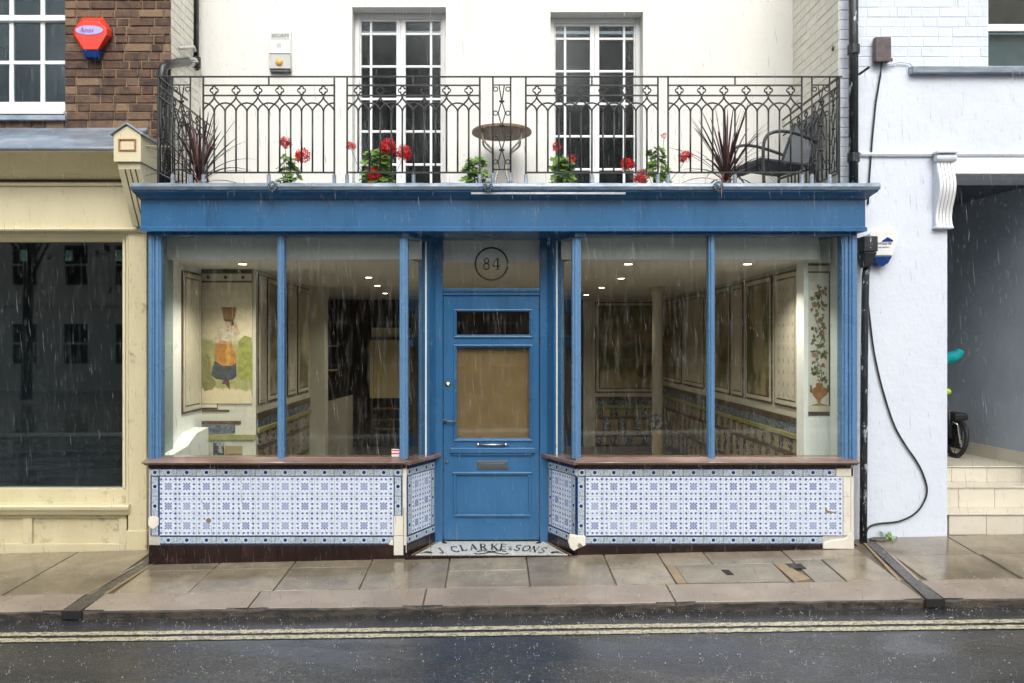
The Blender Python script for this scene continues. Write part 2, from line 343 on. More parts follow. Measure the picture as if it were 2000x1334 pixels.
M['panel_brown'] = mat('brown_border_tile', (0.075, 0.048, 0.032), 0.3, (0.13, 0.09, 0.06), 22, 0.4, 0.6)
M['panel_cream'] = mat('sprigged_cream_tile', (0.64, 0.60, 0.49), 0.25, (0.58, 0.54, 0.44), 9)
M['scene_a'] = mat('painted_landscape', (0.44, 0.37, 0.22), 0.3, (0.14, 0.145, 0.055), 2.6, 0.42, 0.62, (1, 1, 0.8), rnd=0, dirt=(0.12, 0.07, 0.04), dns=4, dlo=0.55, dhi=0.7)
M['ochre'] = mat('ochre_tile', (0.34, 0.275, 0.155), 0.25, (0.30, 0.24, 0.13), 9, rnd=0.2)
M['delft'] = mat('dark_figured_tile', (0.34, 0.35, 0.32), 0.2, (0.055, 0.065, 0.08), 30, 0.40, 0.54, rnd=0.3)
M['slate_band'] = mat('slate_band_tile', (0.20, 0.235, 0.27), 0.25, (0.07, 0.09, 0.115), 34, 0.42, 0.56)
M['moss'] = mat('olive_rail_tile', (0.26, 0.25, 0.09), 0.25, (0.33, 0.32, 0.13), 9)
M['floor_in'] = mat('interior_floor', (0.22, 0.19, 0.15), 0.4, (0.28, 0.24, 0.19), 5)
M['cupboard'] = mat('cream_cupboard', (0.66, 0.56, 0.32), 0.5)
M['dark_wood'] = mat('dark_wood', (0.035, 0.026, 0.018), 0.45, (0.055, 0.04, 0.028), 8)
M['lamp'] = emis('lamp_glow', (1, 0.80, 0.50), 14)
M['tube'] = mat('white_tube', (0.75, 0.78, 0.8), 0.3)
M['turq'] = mat('turquoise_fabric', (0.0, 0.42, 0.45), 0.6)
M['lime'] = mat('lime_plastic', (0.55, 0.75, 0.03), 0.5)
M['rubber'] = mat('black_rubber', (0.012, 0.012, 0.013), 0.6)
M['channel'] = mat('cast_iron_channel', (0.055, 0.048, 0.045), 0.28, (0.085, 0.078, 0.075), 20, bump=0.4, bs=120, rvar=0.1)
M['cover'] = mat('cement_infill', (0.19, 0.165, 0.125), 0.35, (0.25, 0.22, 0.175), 5, bump=0.4, bs=90, rvar=0.12)
M['rust'] = mat('rust_stone', (0.27, 0.185, 0.095), 0.3, (0.20, 0.145, 0.08), 12, bump=0.3, bs=60)
def road_mat():
    t = NT('wet_asphalt'); p = t.pos()
    v = t.n('ShaderNodeTexVoronoi'); t.l(p, v.inputs['Vector']); v.inputs['Scale'].default_value = 75
    sc_ = t.n('ShaderNodeSeparateColor'); t.l(v.outputs['Color'], sc_.inputs[0])
    n1 = t.noise(t.pos((0.5, 1.5, 1)), 1.6, 7, 0.62); n2 = t.noise(p, 150, 4, 0.8); n3 = t.noise(t.pos((0.55, 1, 1)), 34, 5, 0.7); n4 = t.noise(p, 5, 6, 0.65)
    c = t.mix(t.step(n2, 0.40, 0.70), (0.010, 0.011, 0.013), (0.085, 0.087, 0.090))
    c = t.mix(t.math('MULTIPLY', t.step(sc_.outputs[0], 0.78, 1.0), 0.4), c, (0.13, 0.13, 0.13))
    c = t.mix(t.math('MULTIPLY', t.step(n4, 0.42, 0.72), 0.7), c, (0.020, 0.021, 0.024))
    wet = t.step(n1, 0.40, 0.58)
    ro = t.math('MULTIPLY_ADD', wet, -0.20, 0.26)
    h = t.math('ADD', t.math('MULTIPLY', v.outputs['Distance'], 0.6), t.math('ADD', t.math('MULTIPLY', n2, 0.4), t.math('MULTIPLY', n3, 2.2)))
    st_ = t.math('MULTIPLY_ADD', wet, -0.42, 0.60)
    b = t.n('ShaderNodeBump'); b.inputs['Distance'].default_value = 0.005; t.l(h, b.inputs['Height']); t.l(st_, b.inputs['Strength'])
    t.bsdf(c, ro, b.outputs[0], spec=0.8); return t.m
M['road'] = road_mat()
def yellow_mat():
    t = NT('worn_road_paint'); p = t.pos()
    k = t.step(t.noise(p, 45, 8, 0.8), 0.42, 0.54)
    c = t.mix(k, (0.085, 0.082, 0.066), (0.60, 0.545, 0.38))
    t.bsdf(c, 0.35, t.bump(t.noise(p, 150, 4), 0.5, 0.003)); return t.m
M['yellow'] = yellow_mat()
def water_mat(name, a):
    t = NT(name); tr = t.n('ShaderNodeBsdfTransparent'); gl = t.n('ShaderNodeBsdfGlossy'); gl.inputs['Roughness'].default_value = 0.25
    tl = t.n('ShaderNodeBsdfTranslucent'); tl.inputs[0].default_value = (0.92, 0.95, 1, 1)
    m1 = t.n('ShaderNodeMixShader'); m1.inputs[0].default_value = 0.75; t.l(gl.outputs[0], m1.inputs[1]); t.l(tl.outputs[0], m1.inputs[2])
    m2 = t.n('ShaderNodeMixShader'); m2.inputs[0].default_value = a; t.l(tr.outputs[0], m2.inputs[1]); t.l(m1.outputs[0], m2.inputs[2])
    t.l(m2.outputs[0], t.out.inputs[0]); return t.m
M['rain'] = water_mat('falling_water', 0.24); M['splash'] = water_mat('splash_water', 0.5)

# ------------------------------------------------------------------ lettering strokes
def arc(cx, cy, rx, ry, a0, a1, n=14):
    return [(cx + rx * math.cos(R(a0 + (a1 - a0) * i / n)), cy + ry * math.sin(R(a0 + (a1 - a0) * i / n))) for i in range(n + 1)]
GL = {
 '8': [(arc(.3, .745, .19, .215, 90, 450, 20), .095), (arc(.3, .275, .245, .255, 90, 450, 20), .10)],
 '4': [([(.43, 1), (0, .30)], .055), ([(0, .30), (.66, .30)], .085), ([(.45, 1), (.45, 0)], .125), ([(.28, .02), (.62, .02)], .04)],
 'J': [([(.42, 1), (.42, .28), (.36, .09), (.22, .03), (.08, .10), (.06, .22)], .15), ([(.24, .97), (.62, .97)], .06)],
 '.': [([(.0, .05), (.12, .05)], .12)],
 'C': [(arc(.42, .5, .38, .46, 50, 310), .13), ([(.68, .98), (.68, .68)], .07), ([(.68, .30), (.68, .02)], .05)],
 'L': [([(.18, 1), (.18, 0)], .16), ([(.0, .97), (.38, .97)], .06), ([(.0, .04), (.62, .04)], .08), ([(.62, 0), (.62, .26)], .07)],
 'A': [([(.36, 1), (.08, 0)], .07), ([(.36, 1), (.66, 0)], .17), ([(.16, .33), (.58, .33)], .07), ([(-.04, .03), (.22, .03)], .06), ([(.5, .03), (.82, .03)], .06)],
 'R': [([(.16, 1), (.16, 0)], .16), ([(.16, .96), (.40, .96)] + arc(.40, .74, .19, .22, 90, -90, 8) + [(.16, .52)], .10), ([(.36, .52), (.64, 0)], .15), ([(0, .03), (.34, .03)], .06), ([(0, .97), (.2, .97)], .06), ([(.52, .03), (.78, .03)], .06)],
 'K': [([(.16, 1), (.16, 0)], .16), ([(.66, .98), (.2, .42)], .07), ([(.32, .56), (.68, 0)], .16), ([(0, .03), (.34, .03)], .06), ([(0, .97), (.34, .97)], .06), ([(.54, .03), (.82, .03)], .06), ([(.54, .97), (.78, .97)], .05)],
 'E': [([(.16, 1), (.16, 0)], .16), ([(0, .96), (.60, .96)], .08), ([(.16, .52), (.46, .52)], .07), ([(0, .04), (.64, .04)], .08), ([(.60, 1), (.60, .76)], .06), ([(.64, 0), (.64, .26)], .06), ([(.46, .64), (.46, .4)], .05)],
 '&': [(arc(.30, .74, .15, .2, -60, 260), .08), ([(.2, .6), (.62, .02)], .11), (arc(.28, .24, .22, .22, 110, 330), .09)],
 'S': [(arc(.32, .745, .22, .22, 30, 270, 12), .11), (arc(.32, .255, .24, .24, 90, -150, 12), .12), ([(.54, .98), (.54, .72)], .05), ([(.06, .28), (.06, .02)], .05)],
 'O': [(arc(.40, .5, .34, .45, 0, 360, 24), .14)],
 'N': [([(.12, 1), (.12, 0)], .07), ([(.10, 1), (.66, 0)], .16), ([(.66, 1), (.66, 0)], .07), ([(0, .97), (.24, .97)], .05), ([(0, .03), (.26, .03)], .05), ([(.52, .97), (.80, .97)], .05)],
 'm': [([(0, .6), (0, 0)], .1), ([(0, .45), (.12, .58), (.24, .5), (.24, 0)], .1), ([(.24, .45), (.36, .58), (.48, .5), (.48, 0)], .1)],
 'a': [(arc(.2, .28, .18, .27, 0, 360, 14), .1), ([(.4, .58), (.4, 0)], .1)],
 'x': [([(0, .58), (.4, 0)], .1), ([(.4, .58), (0, 0)], .1)],
}
def strokes(mb, glyph, fn, w=1.0):
    for pts, wd in GL[glyph]:
        wd *= w; L = []
        for i, p in enumerate(pts):
            a = pts[max(i - 1, 0)]; b = pts[min(i + 1, len(pts) - 1)]
            if pts[0] == pts[-1] or (abs(pts[0][0] - pts[-1][0]) < 1e-6 and abs(pts[0][1] - pts[-1][1]) < 1e-6):
                if i in (0, len(pts) - 1): a, b = pts[-2], pts[1]
            dx, dy = b[0] - a[0], b[1] - a[1]; l = math.hypot(dx, dy) or 1
            nx, ny = -dy / l * wd / 2, dx / l * wd / 2
            L.append(((p[0] + nx, p[1] + ny), (p[0] - nx, p[1] - ny)))
        for i in range(len(L) - 1):
            mb.poly([fn(*L[i][0]), fn(*L[i][1]), fn(*L[i + 1][1]), fn(*L[i + 1][0])])
def textmesh(body, size, matl, shear=0.0):
    cu = bpy.data.curves.new('lettering', 'FONT'); cu.body = body; cu.size = size; cu.align_x = 'CENTER'; cu.align_y = 'CENTER'; cu.extrude = 0.0006; cu.shear = shear
    o = bpy.data.objects.new('lettering_source', cu); COL.objects.link(o)
    dg = bpy.context.evaluated_depsgraph_get(); me = bpy.data.meshes.new_from_object(o.evaluated_get(dg))
    bpy.data.objects.remove(o); me.materials.clear(); me.materials.append(matl); return me
def bricks(parent, name, A, th, s0, s1, z0, z1, ch, lens, gap, matl, t, jit=0.002, holes=()):
    c, q = math.cos(th), math.sin(th); row = 0; z = z0; out = 0
    rg = random.Random(int((A[0] + 9) * 1000) + 5)
    while z < z1 - 0.01:
        s = s0 - (lens[0] * 0.5 if row % 2 else 0.0) - rg.random() * 0.02; k = row
        while s < s1 - 0.015:
            L = lens[k % len(lens)] * (0.94 + 0.12 * rg.random()); k += 1
            a, b = max(s, s0), min(s + L, s1); s += L + gap
            if b - a < 0.025: continue
            if s1 - b < 0.03: b = s1
            skip = False
            for (h0, h1, k0, k1) in holes:
                if z + ch * 0.5 > k0 and z < k1:
                    if a >= h0 - 0.002 and b <= h1 + 0.002: skip = True
                    elif a < h0 < b: b = h0
                    elif a < h1 < b: a = h1
            if skip or b - a < 0.02: continue
            wd = round((b - a) / 0.01) * 0.01 if (b - a) > 0.05 else b - a
            wd = min(wd, b - a)
            m = (a + b) / 2; jj = (rg.random() - 0.5) * jit
            inst(name, tilemesh(wd, ch - gap, t, 0.004, matl, name), parent, (A[0] + m * c - jj * q, A[1] + m * q + jj * c, z + ch / 2 + (rg.random() - .5) * 0.002), th); out += 1
        z += ch; row += 1
    return out

# ================================================================== SETTING: road, kerb, pavement
def sheet(name, xs, ys, zf, matl):
    q = MB(); nx, ny = len(xs), len(ys)
    for y in ys:
        for x in xs: q.v.append((x, y, zf(x, y)))
    for j in range(ny - 1):
        for i in range(nx - 1): q.f.append((j * nx + i, j * nx + i + 1, (j + 1) * nx + i + 1, (j + 1) * nx + i))
    return q.build(name, matl, recalc=False)
ground = sheet('ground', [-120, 120], [-120, 60], lambda x, y: -2.0 + 0.0138 * 0, M['joint']); tag(ground, 'earth under the street', None, kind='structure')
xs = [-60, -30, -12, -6, -3, 0, 3, 6, 12, 30, 60]
def clampx(x): return max(-9, min(9, x))
road = sheet('road', xs, [-8.6, -6, -4, -2, KY + 0.02], lambda x, y: rz(clampx(x), max(y, -4)), M['road']); tag(road, 'wet dark asphalt road', None, kind='structure')
for dy0, dy1 in ((0.235, 0.300), (0.342, 0.405)):
    q = MB(); seg = 420; rgy = random.Random(int(dy0 * 1000)); P = []
    for i in range(seg + 1):
        x = -9 + 18 * i / seg; y1, y0 = KY - dy0 + rgy.gauss(0, .0028) + .004 * math.sin(x * 1.3), KY - dy1 + rgy.gauss(0, .0028) + .004 * math.sin(x * 1.3)
        P.append(((x, y0, rz(x, y0) + 0.004), (x, y1, rz(x, y1) + 0.004)))
    for a, b in zip(P, P[1:]): q.poly([a[0], b[0], b[1], a[1]])
    q.build('painted_line', M['yellow'], road, recalc=False)
YB = lambda x: 0.46 if x < -2.62 else (0.30 if x > 2.85 else 0.02)
pave = MB()
def paveq(x0, x1, y0, y1, dz=-0.014):
    pave.poly([(x0, y0, gz(x0, y0) + dz), (x1, y0, gz(x1, y0) + dz), (x1, y1, gz(x1, y1) + dz), (x0, y1, gz(x0, y1) + dz)])
for a, b, yb in ((-9, -2.62, 0.55), (-2.62, 2.85, 0.10), (2.85, 9, 0.45)):
    n = 6
    for i in range(n): paveq(a + (b - a) * i / n, a + (b - a) * (i + 1) / n, KY + 0.05, yb)
pavement = pave.build('pavement', M['joint'], recalc=False); tag(pavement, 'wet stone pavement sloping up along the shops', None, kind='structure')
KW = 0.32
rg = random.Random(3)
def slab(x0, x1, y0, y1, skew=0.0, matl=None, name='paving_slab', g=0.004, dz=0.0):
    q = MB(); h = (rg.random() - 0.5) * 0.004 + dz
    c = [(x0 + g - skew * 0, y0 + g), (x1 - g, y0 + g), (x1 - g + skew, y1 - g), (x0 + g + skew, y1 - g)]
    t = [(x, y, gz(x, y) + h + (rg.random() - .5) * 0.002) for x, y in c]
    q.hexa([(x, y, z - 0.03) for x, y, z in t] + t)
    o = q.build(name, matl or M['slab'], pavement, bevel=0.005)
    return o
ys0, ym = KY + KW, -0.31
cols = [-2.60, -2.08, -1.50, -0.91, -0.318, 0.265, 0.858, 1.27]
for i in range(len(cols) - 1):
    a, b = cols[i], cols[i + 1]
    if i in (0, 1, 2, 4): slab(a, b, ys0, ym if i == 4 else -0.17, 0.0); slab(a, b, ym if i == 4 else -0.17, 0.0)
    else: slab(a, b, ys0, 0.0 if i != 6 else -0.30); i == 6 and slab(a, b, -0.30, 0.0)
slab(1.27, 1.62, -0.27, 0.0); slab(1.62, 2.22, -0.27, 0.0); slab(2.22, 2.80, -0.2, 0.0)
slab(2.22, 2.44, ys0, -0.2); slab(2.44, 2.80, ys0, -0.2)
for a, b in ((-2.74 - 0.62, -2.74), (-3.98, -3.36), (-4.6, -3.98), (-5.3, -4.6)):
    slab(a, b, ys0, -0.20); slab(a, b, -0.20, 0.40)
for a, b in ((2.96, 3.62), (3.62, 4.3), (4.3, 5.0)):
    slab(a + 0.03, b, ys0, -0.17); slab(a, b + 0.0, -0.17, 0.25)
for a, b in ((-9, -5.3), (5.0, 9)): slab(a, b, ys0, 0.25)
kerb = MB()
for i in range(12):
    x0, x1 = -9 + 1.5 * i, -7.5 + 1.5 * i
    kerb.hexa([(x0, KY + 0.03, rz(x0, KY) - 0.1), (x1, KY + 0.03, rz(x1, KY) - 0.1), (x1, KY + KW - 0.01, rz(x1, KY) - 0.1), (x0, KY + KW - 0.01, rz(x0, KY) - 0.1),
               (x0, KY + 0.03, gz(x0, KY) - 0.012), (x1, KY + 0.03, gz(x1, KY) - 0.012), (x1, KY + KW - 0.01, gz(x1, KY + KW) - 0.012), (x0, KY + KW - 0.01, gz(x0, KY + KW) - 0.012)])
kerb = kerb.build('kerb', M['joint']); tag(kerb, 'wet granite kerb', None, kind='structure')
ke = [-9, -7.4, -5.9, -4.4, -2.78, None, -2.65, -1.58, -0.445, 1.195, 2.80, None, 2.93, 4.4, 5.9, 7.5, 9]
for a, b in zip(ke, ke[1:]):
    if a is None or b is None: continue
    q = MB(); n = max(3, int((b - a) / 0.12)); g = 0.006; ring = []
    for i in range(n + 1):
        x = a + g + (b - a - 2 * g) * i / n; j = (rg.random() - .5) * 0.008; k = (rg.random() - .5) * 0.004
        e = 0.012 if i in (0, n) else 0
        zt, zb = gz(x, KY) + k, rz(x, KY) - 0.05
        ring.append([(x, KY + 0.004 + j + e, zb), (x, KY - 0.004 + j + e, zt - 0.014 - e + k), (x, KY + 0.003 + j + e, zt - 0.004 - e * .5), (x, KY + 0.014, zt), (x, KY + KW - 0.006, gz(x, KY + KW) + k * .5), (x, KY + KW - 0.006, zb)])
    for r0, r1 in zip(ring, ring[1:]):
        m = len(r0)
        for i in range(m): q.poly([r0[i], r0[(i + 1) % m], r1[(i + 1) % m], r1[i]])
    q.poly(ring[0]); q.poly(ring[-1])
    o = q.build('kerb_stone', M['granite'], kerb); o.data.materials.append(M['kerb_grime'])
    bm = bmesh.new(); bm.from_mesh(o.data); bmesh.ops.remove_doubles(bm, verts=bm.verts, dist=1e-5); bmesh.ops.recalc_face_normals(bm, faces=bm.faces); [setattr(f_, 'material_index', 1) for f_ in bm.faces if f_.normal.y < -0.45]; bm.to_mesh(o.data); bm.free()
# two drainage channels crossing the pavement
def channel(xa, xb, xc, xd, ytop, label, edge):
    t = thing('drain_channel', label, 'drain', (xa, KY, gz(xa, KY)), 'iron drain channels across the pavement')
    def strip(name, f0, f1, matl, dz, y0=KY + 0.002):
        q = MB(); n = 8
        for i in range(n):
            A, B = i / n, (i + 1) / n; ya, yb = y0 + (ytop - y0) * A, y0 + (ytop - y0) * B
            l0, l1 = xa + (xc - xa) * A, xa + (xc - xa) * B; w0, w1 = xb - xa + (xd - xc - xb + xa) * A, xb - xa + (xd - xc - xb + xa) * B
            P = [(l0 + w0 * f0, ya), (l0 + w0 * f1, ya), (l1 + w1 * f1, yb), (l1 + w1 * f0, yb)]
            q.hexa([(x, y, gz(x, y) - 0.03) for x, y in P] + [(x, y, gz(x, y) + dz) for x, y in P])
        return q.build(name, matl, t)
    strip('cover', 0.06, 0.94, M['channel'], -0.001)
    strip('edging', -0.16, 0.04, M['rust'] if edge < 0 else M['slab'], 0.001, KY + KW)
    strip('edging', 0.96, 1.16, M['rust'] if edge > 0 else M['slab'], 0.001, KY + KW)
    q = MB(); z = gz(xa, KY); q.box(xa - 0.006, xb + 0.006, KY - 0.012, KY + 0.001, z - 0.055, z + 0.003); q.build('outlet', M['gap'], t, 0.006)
channel(-2.775, -2.655, -2.69, -2.60, 0.06, 'dark iron drain channel across the pavement beside the cream shop', 1)
channel(2.81, 2.925, 2.93, 3.02, 0.20, 'dark iron drain channel across the pavement beside the white stuccoed house', -1)
# access cover with stone edging and a little grating beside it
t = thing('access_cover', 'cement filled access cover with rusty edges set in the pavement', 'manhole cover', (1.7, -0.5, gz(1.7, -0.5)))
def flat(name, P, matl, par, dz=0.003, h=0.03):
    q = MB(); k = len(P); q.extr([(x, y, gz(x, y) - h) for x, y in P], [(x, y, gz(x, y) + dz) for x, y in P]); return q.build(name, matl, par)
flat('frame', [(1.275, -0.65), (1.34, -0.65), (1.34, -0.275), (1.275, -0.275)], M['rust'], t)
flat('frame', [(2.08, -0.65), (2.21, -0.60), (2.13, -0.275), (2.06, -0.275)], M['rust'], t)
flat('infill', [(1.345, -0.62), (2.055, -0.62), (2.055, -0.285), (1.345, -0.285)], M['cover'], t, 0.001)
flat('lifting_slot', [(1.66, -0.50), (1.71, -0.50), (1.70, -0.40), (1.645, -0.40)], M['gap'], t, 0.004)
flat('rim', [(1.345, -0.645), (2.055, -0.645), (2.055, -0.625), (1.345, -0.625)], M['slab'], t, 0.002)
t = thing('stopcock_grating', 'small dark iron grating in the pavement next to the access cover', 'grating', (2.2, -0.35, gz(2.2, -0.35)))
flat('plate', [(2.14, -0.40), (2.26, -0.40), (2.25, -0.30), (2.13, -0.30)], M['gap'], t, 0.002)
for i in range(4):
    y = -0.385 + i * 0.023
    flat('bar', [(2.145, y), (2.255, y), (2.254, y + 0.008), (2.144, y + 0.008)], M['channel'], t, 0.005)

# ================================================================== BLUE SHOP
shop = thing('shop_building', 'blue painted shop with blue and white tiled stall risers and white rendered upper floor', 'shop', (0, 0.1, 0))
GY = 0.07                                              # plane of the shop glass
HZ = 2.452                                             # head of the glass
# ---- stall risers
AL, BL = (-0.647, 0.0), (-0.459, 0.40)                 # left splay of the lobby: front corner, back corner
AR, BR = (0.647, 0.0), (0.459, 0.40)
thL = math.atan2(BL[1] - AL[1], BL[0] - AL[0]); thR = math.atan2(AR[1] - BR[1], AR[0] - BR[0]); SL = math.hypot(BL[0] - AL[0], BL[1] - AL[1])
q = MB(); q.pz([(-2.63, 0.012), (AL[0] - 0.008, 0.012), (BL[0] - 0.012, 0.40), (BL[0] - 0.10, 0.40), (-0.80, 0.16), (-2.63, 0.16)], -0.12, 0.69)
riserL = q.build('stall_riser', M['grout'], shop)
q = MB(); q.pz([(AR[0] + 0.008, 0.012), (2.78, 0.012), (2.78, 0.16), (0.80, 0.16), (BR[0] + 0.10, 0.40), (BR[0] + 0.012, 0.40)], -0.12, 0.69)
riserR = q.build('stall_riser', M['grout'], shop)
ROW = [0.603, 0.453, 0.302, 0.152]
G = 0.0022
def put(par, name, matl, A, th, s0, s1, z0, z1, t=0.012, rot90=False, off=0.0):
    c, s = math.cos(th), math.sin(th); m = (s0 + s1) / 2
    loc = (A[0] + m * c - (0.012 - off) * -s * -1 * 0 + 0, A[1] + m * s, (z0 + z1) / 2)
    # back of the tile sits 12 mm behind the face plane
    loc = (A[0] + m * c - s * 0.012, A[1] + m * s + c * 0.012, (z0 + z1) / 2)
    loc = (loc[0], loc[1], loc[2])
    if rot90:
        me = tilemesh(z1 - z0 - G, s1 - s0 - G, t, 0.0012, matl, name); o = inst(name, me, par, loc, th); o.rotation_euler = (0, R(90), th)
    else:
        me = tilemesh(s1 - s0 - G, z1 - z0 - G, t, 0.0012, matl, name); o = inst(name, me, par, loc, th)
    return o
O = (0, 0)
xl = [-2.542] + [-2.410 + (2.410 - 0.7506) * i / 11 for i in range(12)]
xr = [0.7216] + [0.8604 + (2.6918 - 0.8604) * i / 12 for i in range(13)]
for i in range(len(xl) - 1):
    for r in range(3): put(riserL, 'tile', M['tile'], O, 0, xl[i], xl[i + 1], ROW[r + 1], ROW[r])
    put(riserL, 'border_tile', M['border'], O, 0, xl[i], xl[i + 1], 0.605, 0.666); put(riserL, 'border_tile', M['border'], O, 0, xl[i], xl[i + 1], 0.084, 0.150)
for r in range(3):
    put(riserL, 'border_tile', M['border'], O, 0, -2.614, -2.544, ROW[r + 1], ROW[r], rot90=True)
    if r < 2: put(riserL, 'border_tile', M['border'], O, 0, -0.7486, -0.685, ROW[r + 1], ROW[r], rot90=True)
put(riserL, 'border_tile', M['border'], O, 0, -2.614, -2.544, 0.605, 0.666); put(riserL, 'border_tile', M['border'], O, 0, -0.7486, -0.685, 0.605, 0.666)
put(riserL, 'plain_tile', M['plain'], O, 0, -0.7486, -0.676, 0.152, 0.302); put(riserL, 'plain_tile', M['plain'], O, 0, -0.7486, -0.674, 0.002, 0.150, t=0.019)
for a, b in ((0.02, 0.15), (0.15, 0.36), (0.36, 0.69)): put(riserL, 'quoin_tile', M['plain'], O, 0, -0.680 if a > 0.3 else -0.672, -0.650, a, b, t=0.014)
for i in range(len(xr) - 1):
    for r in range(3):
        put(riserR, 'tile', M['tile'], O, 0, xr[i], xr[i + 1], ROW[r + 1], ROW[r])
    if i < 12: put(riserR, 'border_tile', M['border'], O, 0, xr[i], xr[i + 1], 0.605, 0.664); put(riserR, 'border_tile', M['border'], O, 0, xr[i], xr[i + 1], 0.084, 0.150)
put(riserR, 'border_tile', M['border'], O, 0, xr[12], 2.638, 0.605, 0.664)
put(riserR, 'border_tile', M['border'], O, 0, 0.665, 0.7196, 0.605, 0.664)
for r in range(3):
    put(riserR, 'border_tile', M['border'], O, 0, 0.6535, 0.7196, ROW[r + 1], ROW[r], rot90=True)
    put(riserR, 'plain_tile', M['plain'], O, 0, 2.694, 2.752, ROW[r + 1], ROW[r])
put(riserR, 'plain_tile', M['plain'], O, 0, 2.640, 2.772, 0.605, 0.672)
q = MB(); q.box(2.753, 2.776, 0.0, 0.014, 0.03, 0.690); q.build('corner_strip', M['plain'], riserR, 0.003)
for (A, th, par) in ((AL, thL, riserL), (BR, thR, riserR)):
    s = [0.006, 0.069, 0.221, 0.373, 0.434]
    if th < 0: s = [0.008, 0.069, 0.221, 0.373, 0.436]
    for r in range(3):
        for k in (1, 2): put(par, 'tile', M['tile'], A, th, s[k], s[k + 1], ROW[r + 1], ROW[r])
        put(par, 'border_tile', M['border'], A, th, s[0], s[1], ROW[r + 1], ROW[r], rot90=True); put(par, 'border_tile', M['border'], A, th, s[3], s[4], ROW[r + 1], ROW[r], rot90=True)
    for z0, z1 in ((0.605, 0.666), (0.084, 0.150)):
        for k in range(4): put(par, 'border_tile', M['border'], A, th, s[k], s[k + 1], z0, z1)
# dark capping course and brown skirting tiles
def skirt(par, A, th, s0, s1, n):
    for i in range(n):
        a, b = s0 + (s1 - s0) * i / n, s0 + (s1 - s0) * (i + 1) / n
        x = A[0] + math.cos(th) * (a + b) / 2; y = A[1] + math.sin(th) * (a + b) / 2
        put(par, 'skirting_tile', M['skirt'], A, th, a, b, min(gz(x, y), 0.02) - 0.035, 0.080, t=0.016)
    m = max(1, n // 2)
    for i in range(m):
        a, b = s0 + (s1 - s0) * i / m, s0 + (s1 - s0) * (i + 1) / m
        put(par, 'capping_tile', M['skirt'], A, th, a, b, 0.668, 0.703, t=0.024)
skirt(riserL, O, 0, -2.625, -0.655, 14); skirt(riserR, O, 0, 0.655, 2.75, 14); skirt(riserL, AL, thL, 0.0, 0.436, 3); skirt(riserR, BR, thR, 0.004, 0.442, 3)
# repairs: lumps of white filler
def lump(name, pts, y0, y1, par, matl):
    q = MB(); q.py(pts, y0, y1); return q.build(name, matl, par, 0.006)
lump('filler_patch', [(2.535, 0.052), (2.775, 0.050), (2.775, 0.215), (2.758, 0.190), (2.72, 0.145), (2.69, 0.13), (2.60, 0.118), (2.55, 0.10), (2.535, 0.085)], -0.010, 0.02, riserR, M['plain'])
lump('filler_patch', [(0.60, 0.06), (0.63, 0.035), (0.66, 0.055), (0.70, 0.07), (0.72, 0.08), (0.72, 0.152), (0.66, 0.154), (0.60, 0.165), (0.585, 0.11)], -0.012, 0.02, riserR, M['filler'])
lump('filler_patch', [(-2.628, 0.23), (-2.60, 0.20), (-2.575, 0.205), (-2.548, 0.235), (-2.548, 0.29), (-2.575, 0.303), (-2.61, 0.30), (-2.628, 0.285)], -0.008, 0.012, riserL, M['filler'])
lump('filler_patch', [(-0.79, 0.082), (-0.752, 0.075), (-0.752, 0.12), (-0.77, 0.115)], -0.006, 0.012, riserL, M['filler'])
lump('chip', [(-2.19, 0.265), (-2.165, 0.245), (-2.145, 0.262), (-2.155, 0.285), (-2.18, 0.283)], -0.0018, 0.0, riserL, M['rust'])
lump('chip', [(2.555, 0.37), (2.575, 0.345), (2.62, 0.335), (2.645, 0.34), (2.64, 0.325), (2.57, 0.325), (2.555, 0.34)], -0.0018, 0.0, riserR, M['rust'])
lump('chip', [(0.655, 0.075), (0.668, 0.10), (0.685, 0.09), (0.70, 0.072), (0.672, 0.06)], -0.0135, -0.011, riserR, M['cover'])
# ---- sills
sp = [(-0.040, 0.708), (-0.055, 0.711), (-0.058, 0.717), (-0.050, 0.722), (0.02, 0.735), (0.07, 0.745), (0.16, 0.747), (0.16, 0.694), (-0.012, 0.692), (-0.015, 0.705)]
q = MB(); q.px(sp, -2.66, -0.655); q.build('window_sill', M['sill'], shop, 0.004)
q = MB(); q.px(sp, 0.645, 2.80); q.build('window_sill', M['sill'], shop, 0.004)
q = MB(); q.obox(AL, thL, -0.045, 0.46, -0.05, 0.10, 0.698, 0.729); q.build('window_sill', M['sill'], shop, 0.006)
q = MB(); q.obox(BR, thR, -0.018, 0.487, -0.05, 0.10, 0.698, 0.729); q.build('window_sill', M['sill'], shop, 0.006)
# ---- window frames: posts, head rail and panes
def post(u0, u1, y0=0.028, y1=0.115, name='mullion', z0=0.733, z1=2.470):
    q = MB(); a, b = X(u0, y0), X(u1, y0); q.box(a, b, y0 + 0.012, y1, z0, z1); m = (b - a) * 0.27; q.box(a + m, b - m, y0, y0 + 0.014, z0, z1)
    return q.build(name, M['frame_blue'], shop, 0.005)
def win(name, ua, ub):
    t = MB(); a, b = X(ua, GY), X(ub, GY); t.box(a, b, GY, GY + 0.006, 0.744, HZ + 0.01); return t.build(name, M['glass'], shop)
post(288, 300, 0.02, 0.14, 'pilaster'); post(300, 313, 0.035, 0.13, 'pilaster')
post(541, 554); post(780, 796, 0.026, 0.12, 'corner_post'); post(1118, 1135, 0.026, 0.12, 'corner_post'); post(1385, 1397)
post(1646, 1660, 0.035, 0.14, 'pilaster'); post(1660, 1676, 0.02, 0.15, 'pilaster')
for a, b in ((312, 542), (553, 781), (1134, 1386), (1396, 1647)): win('window_pane', a, b)
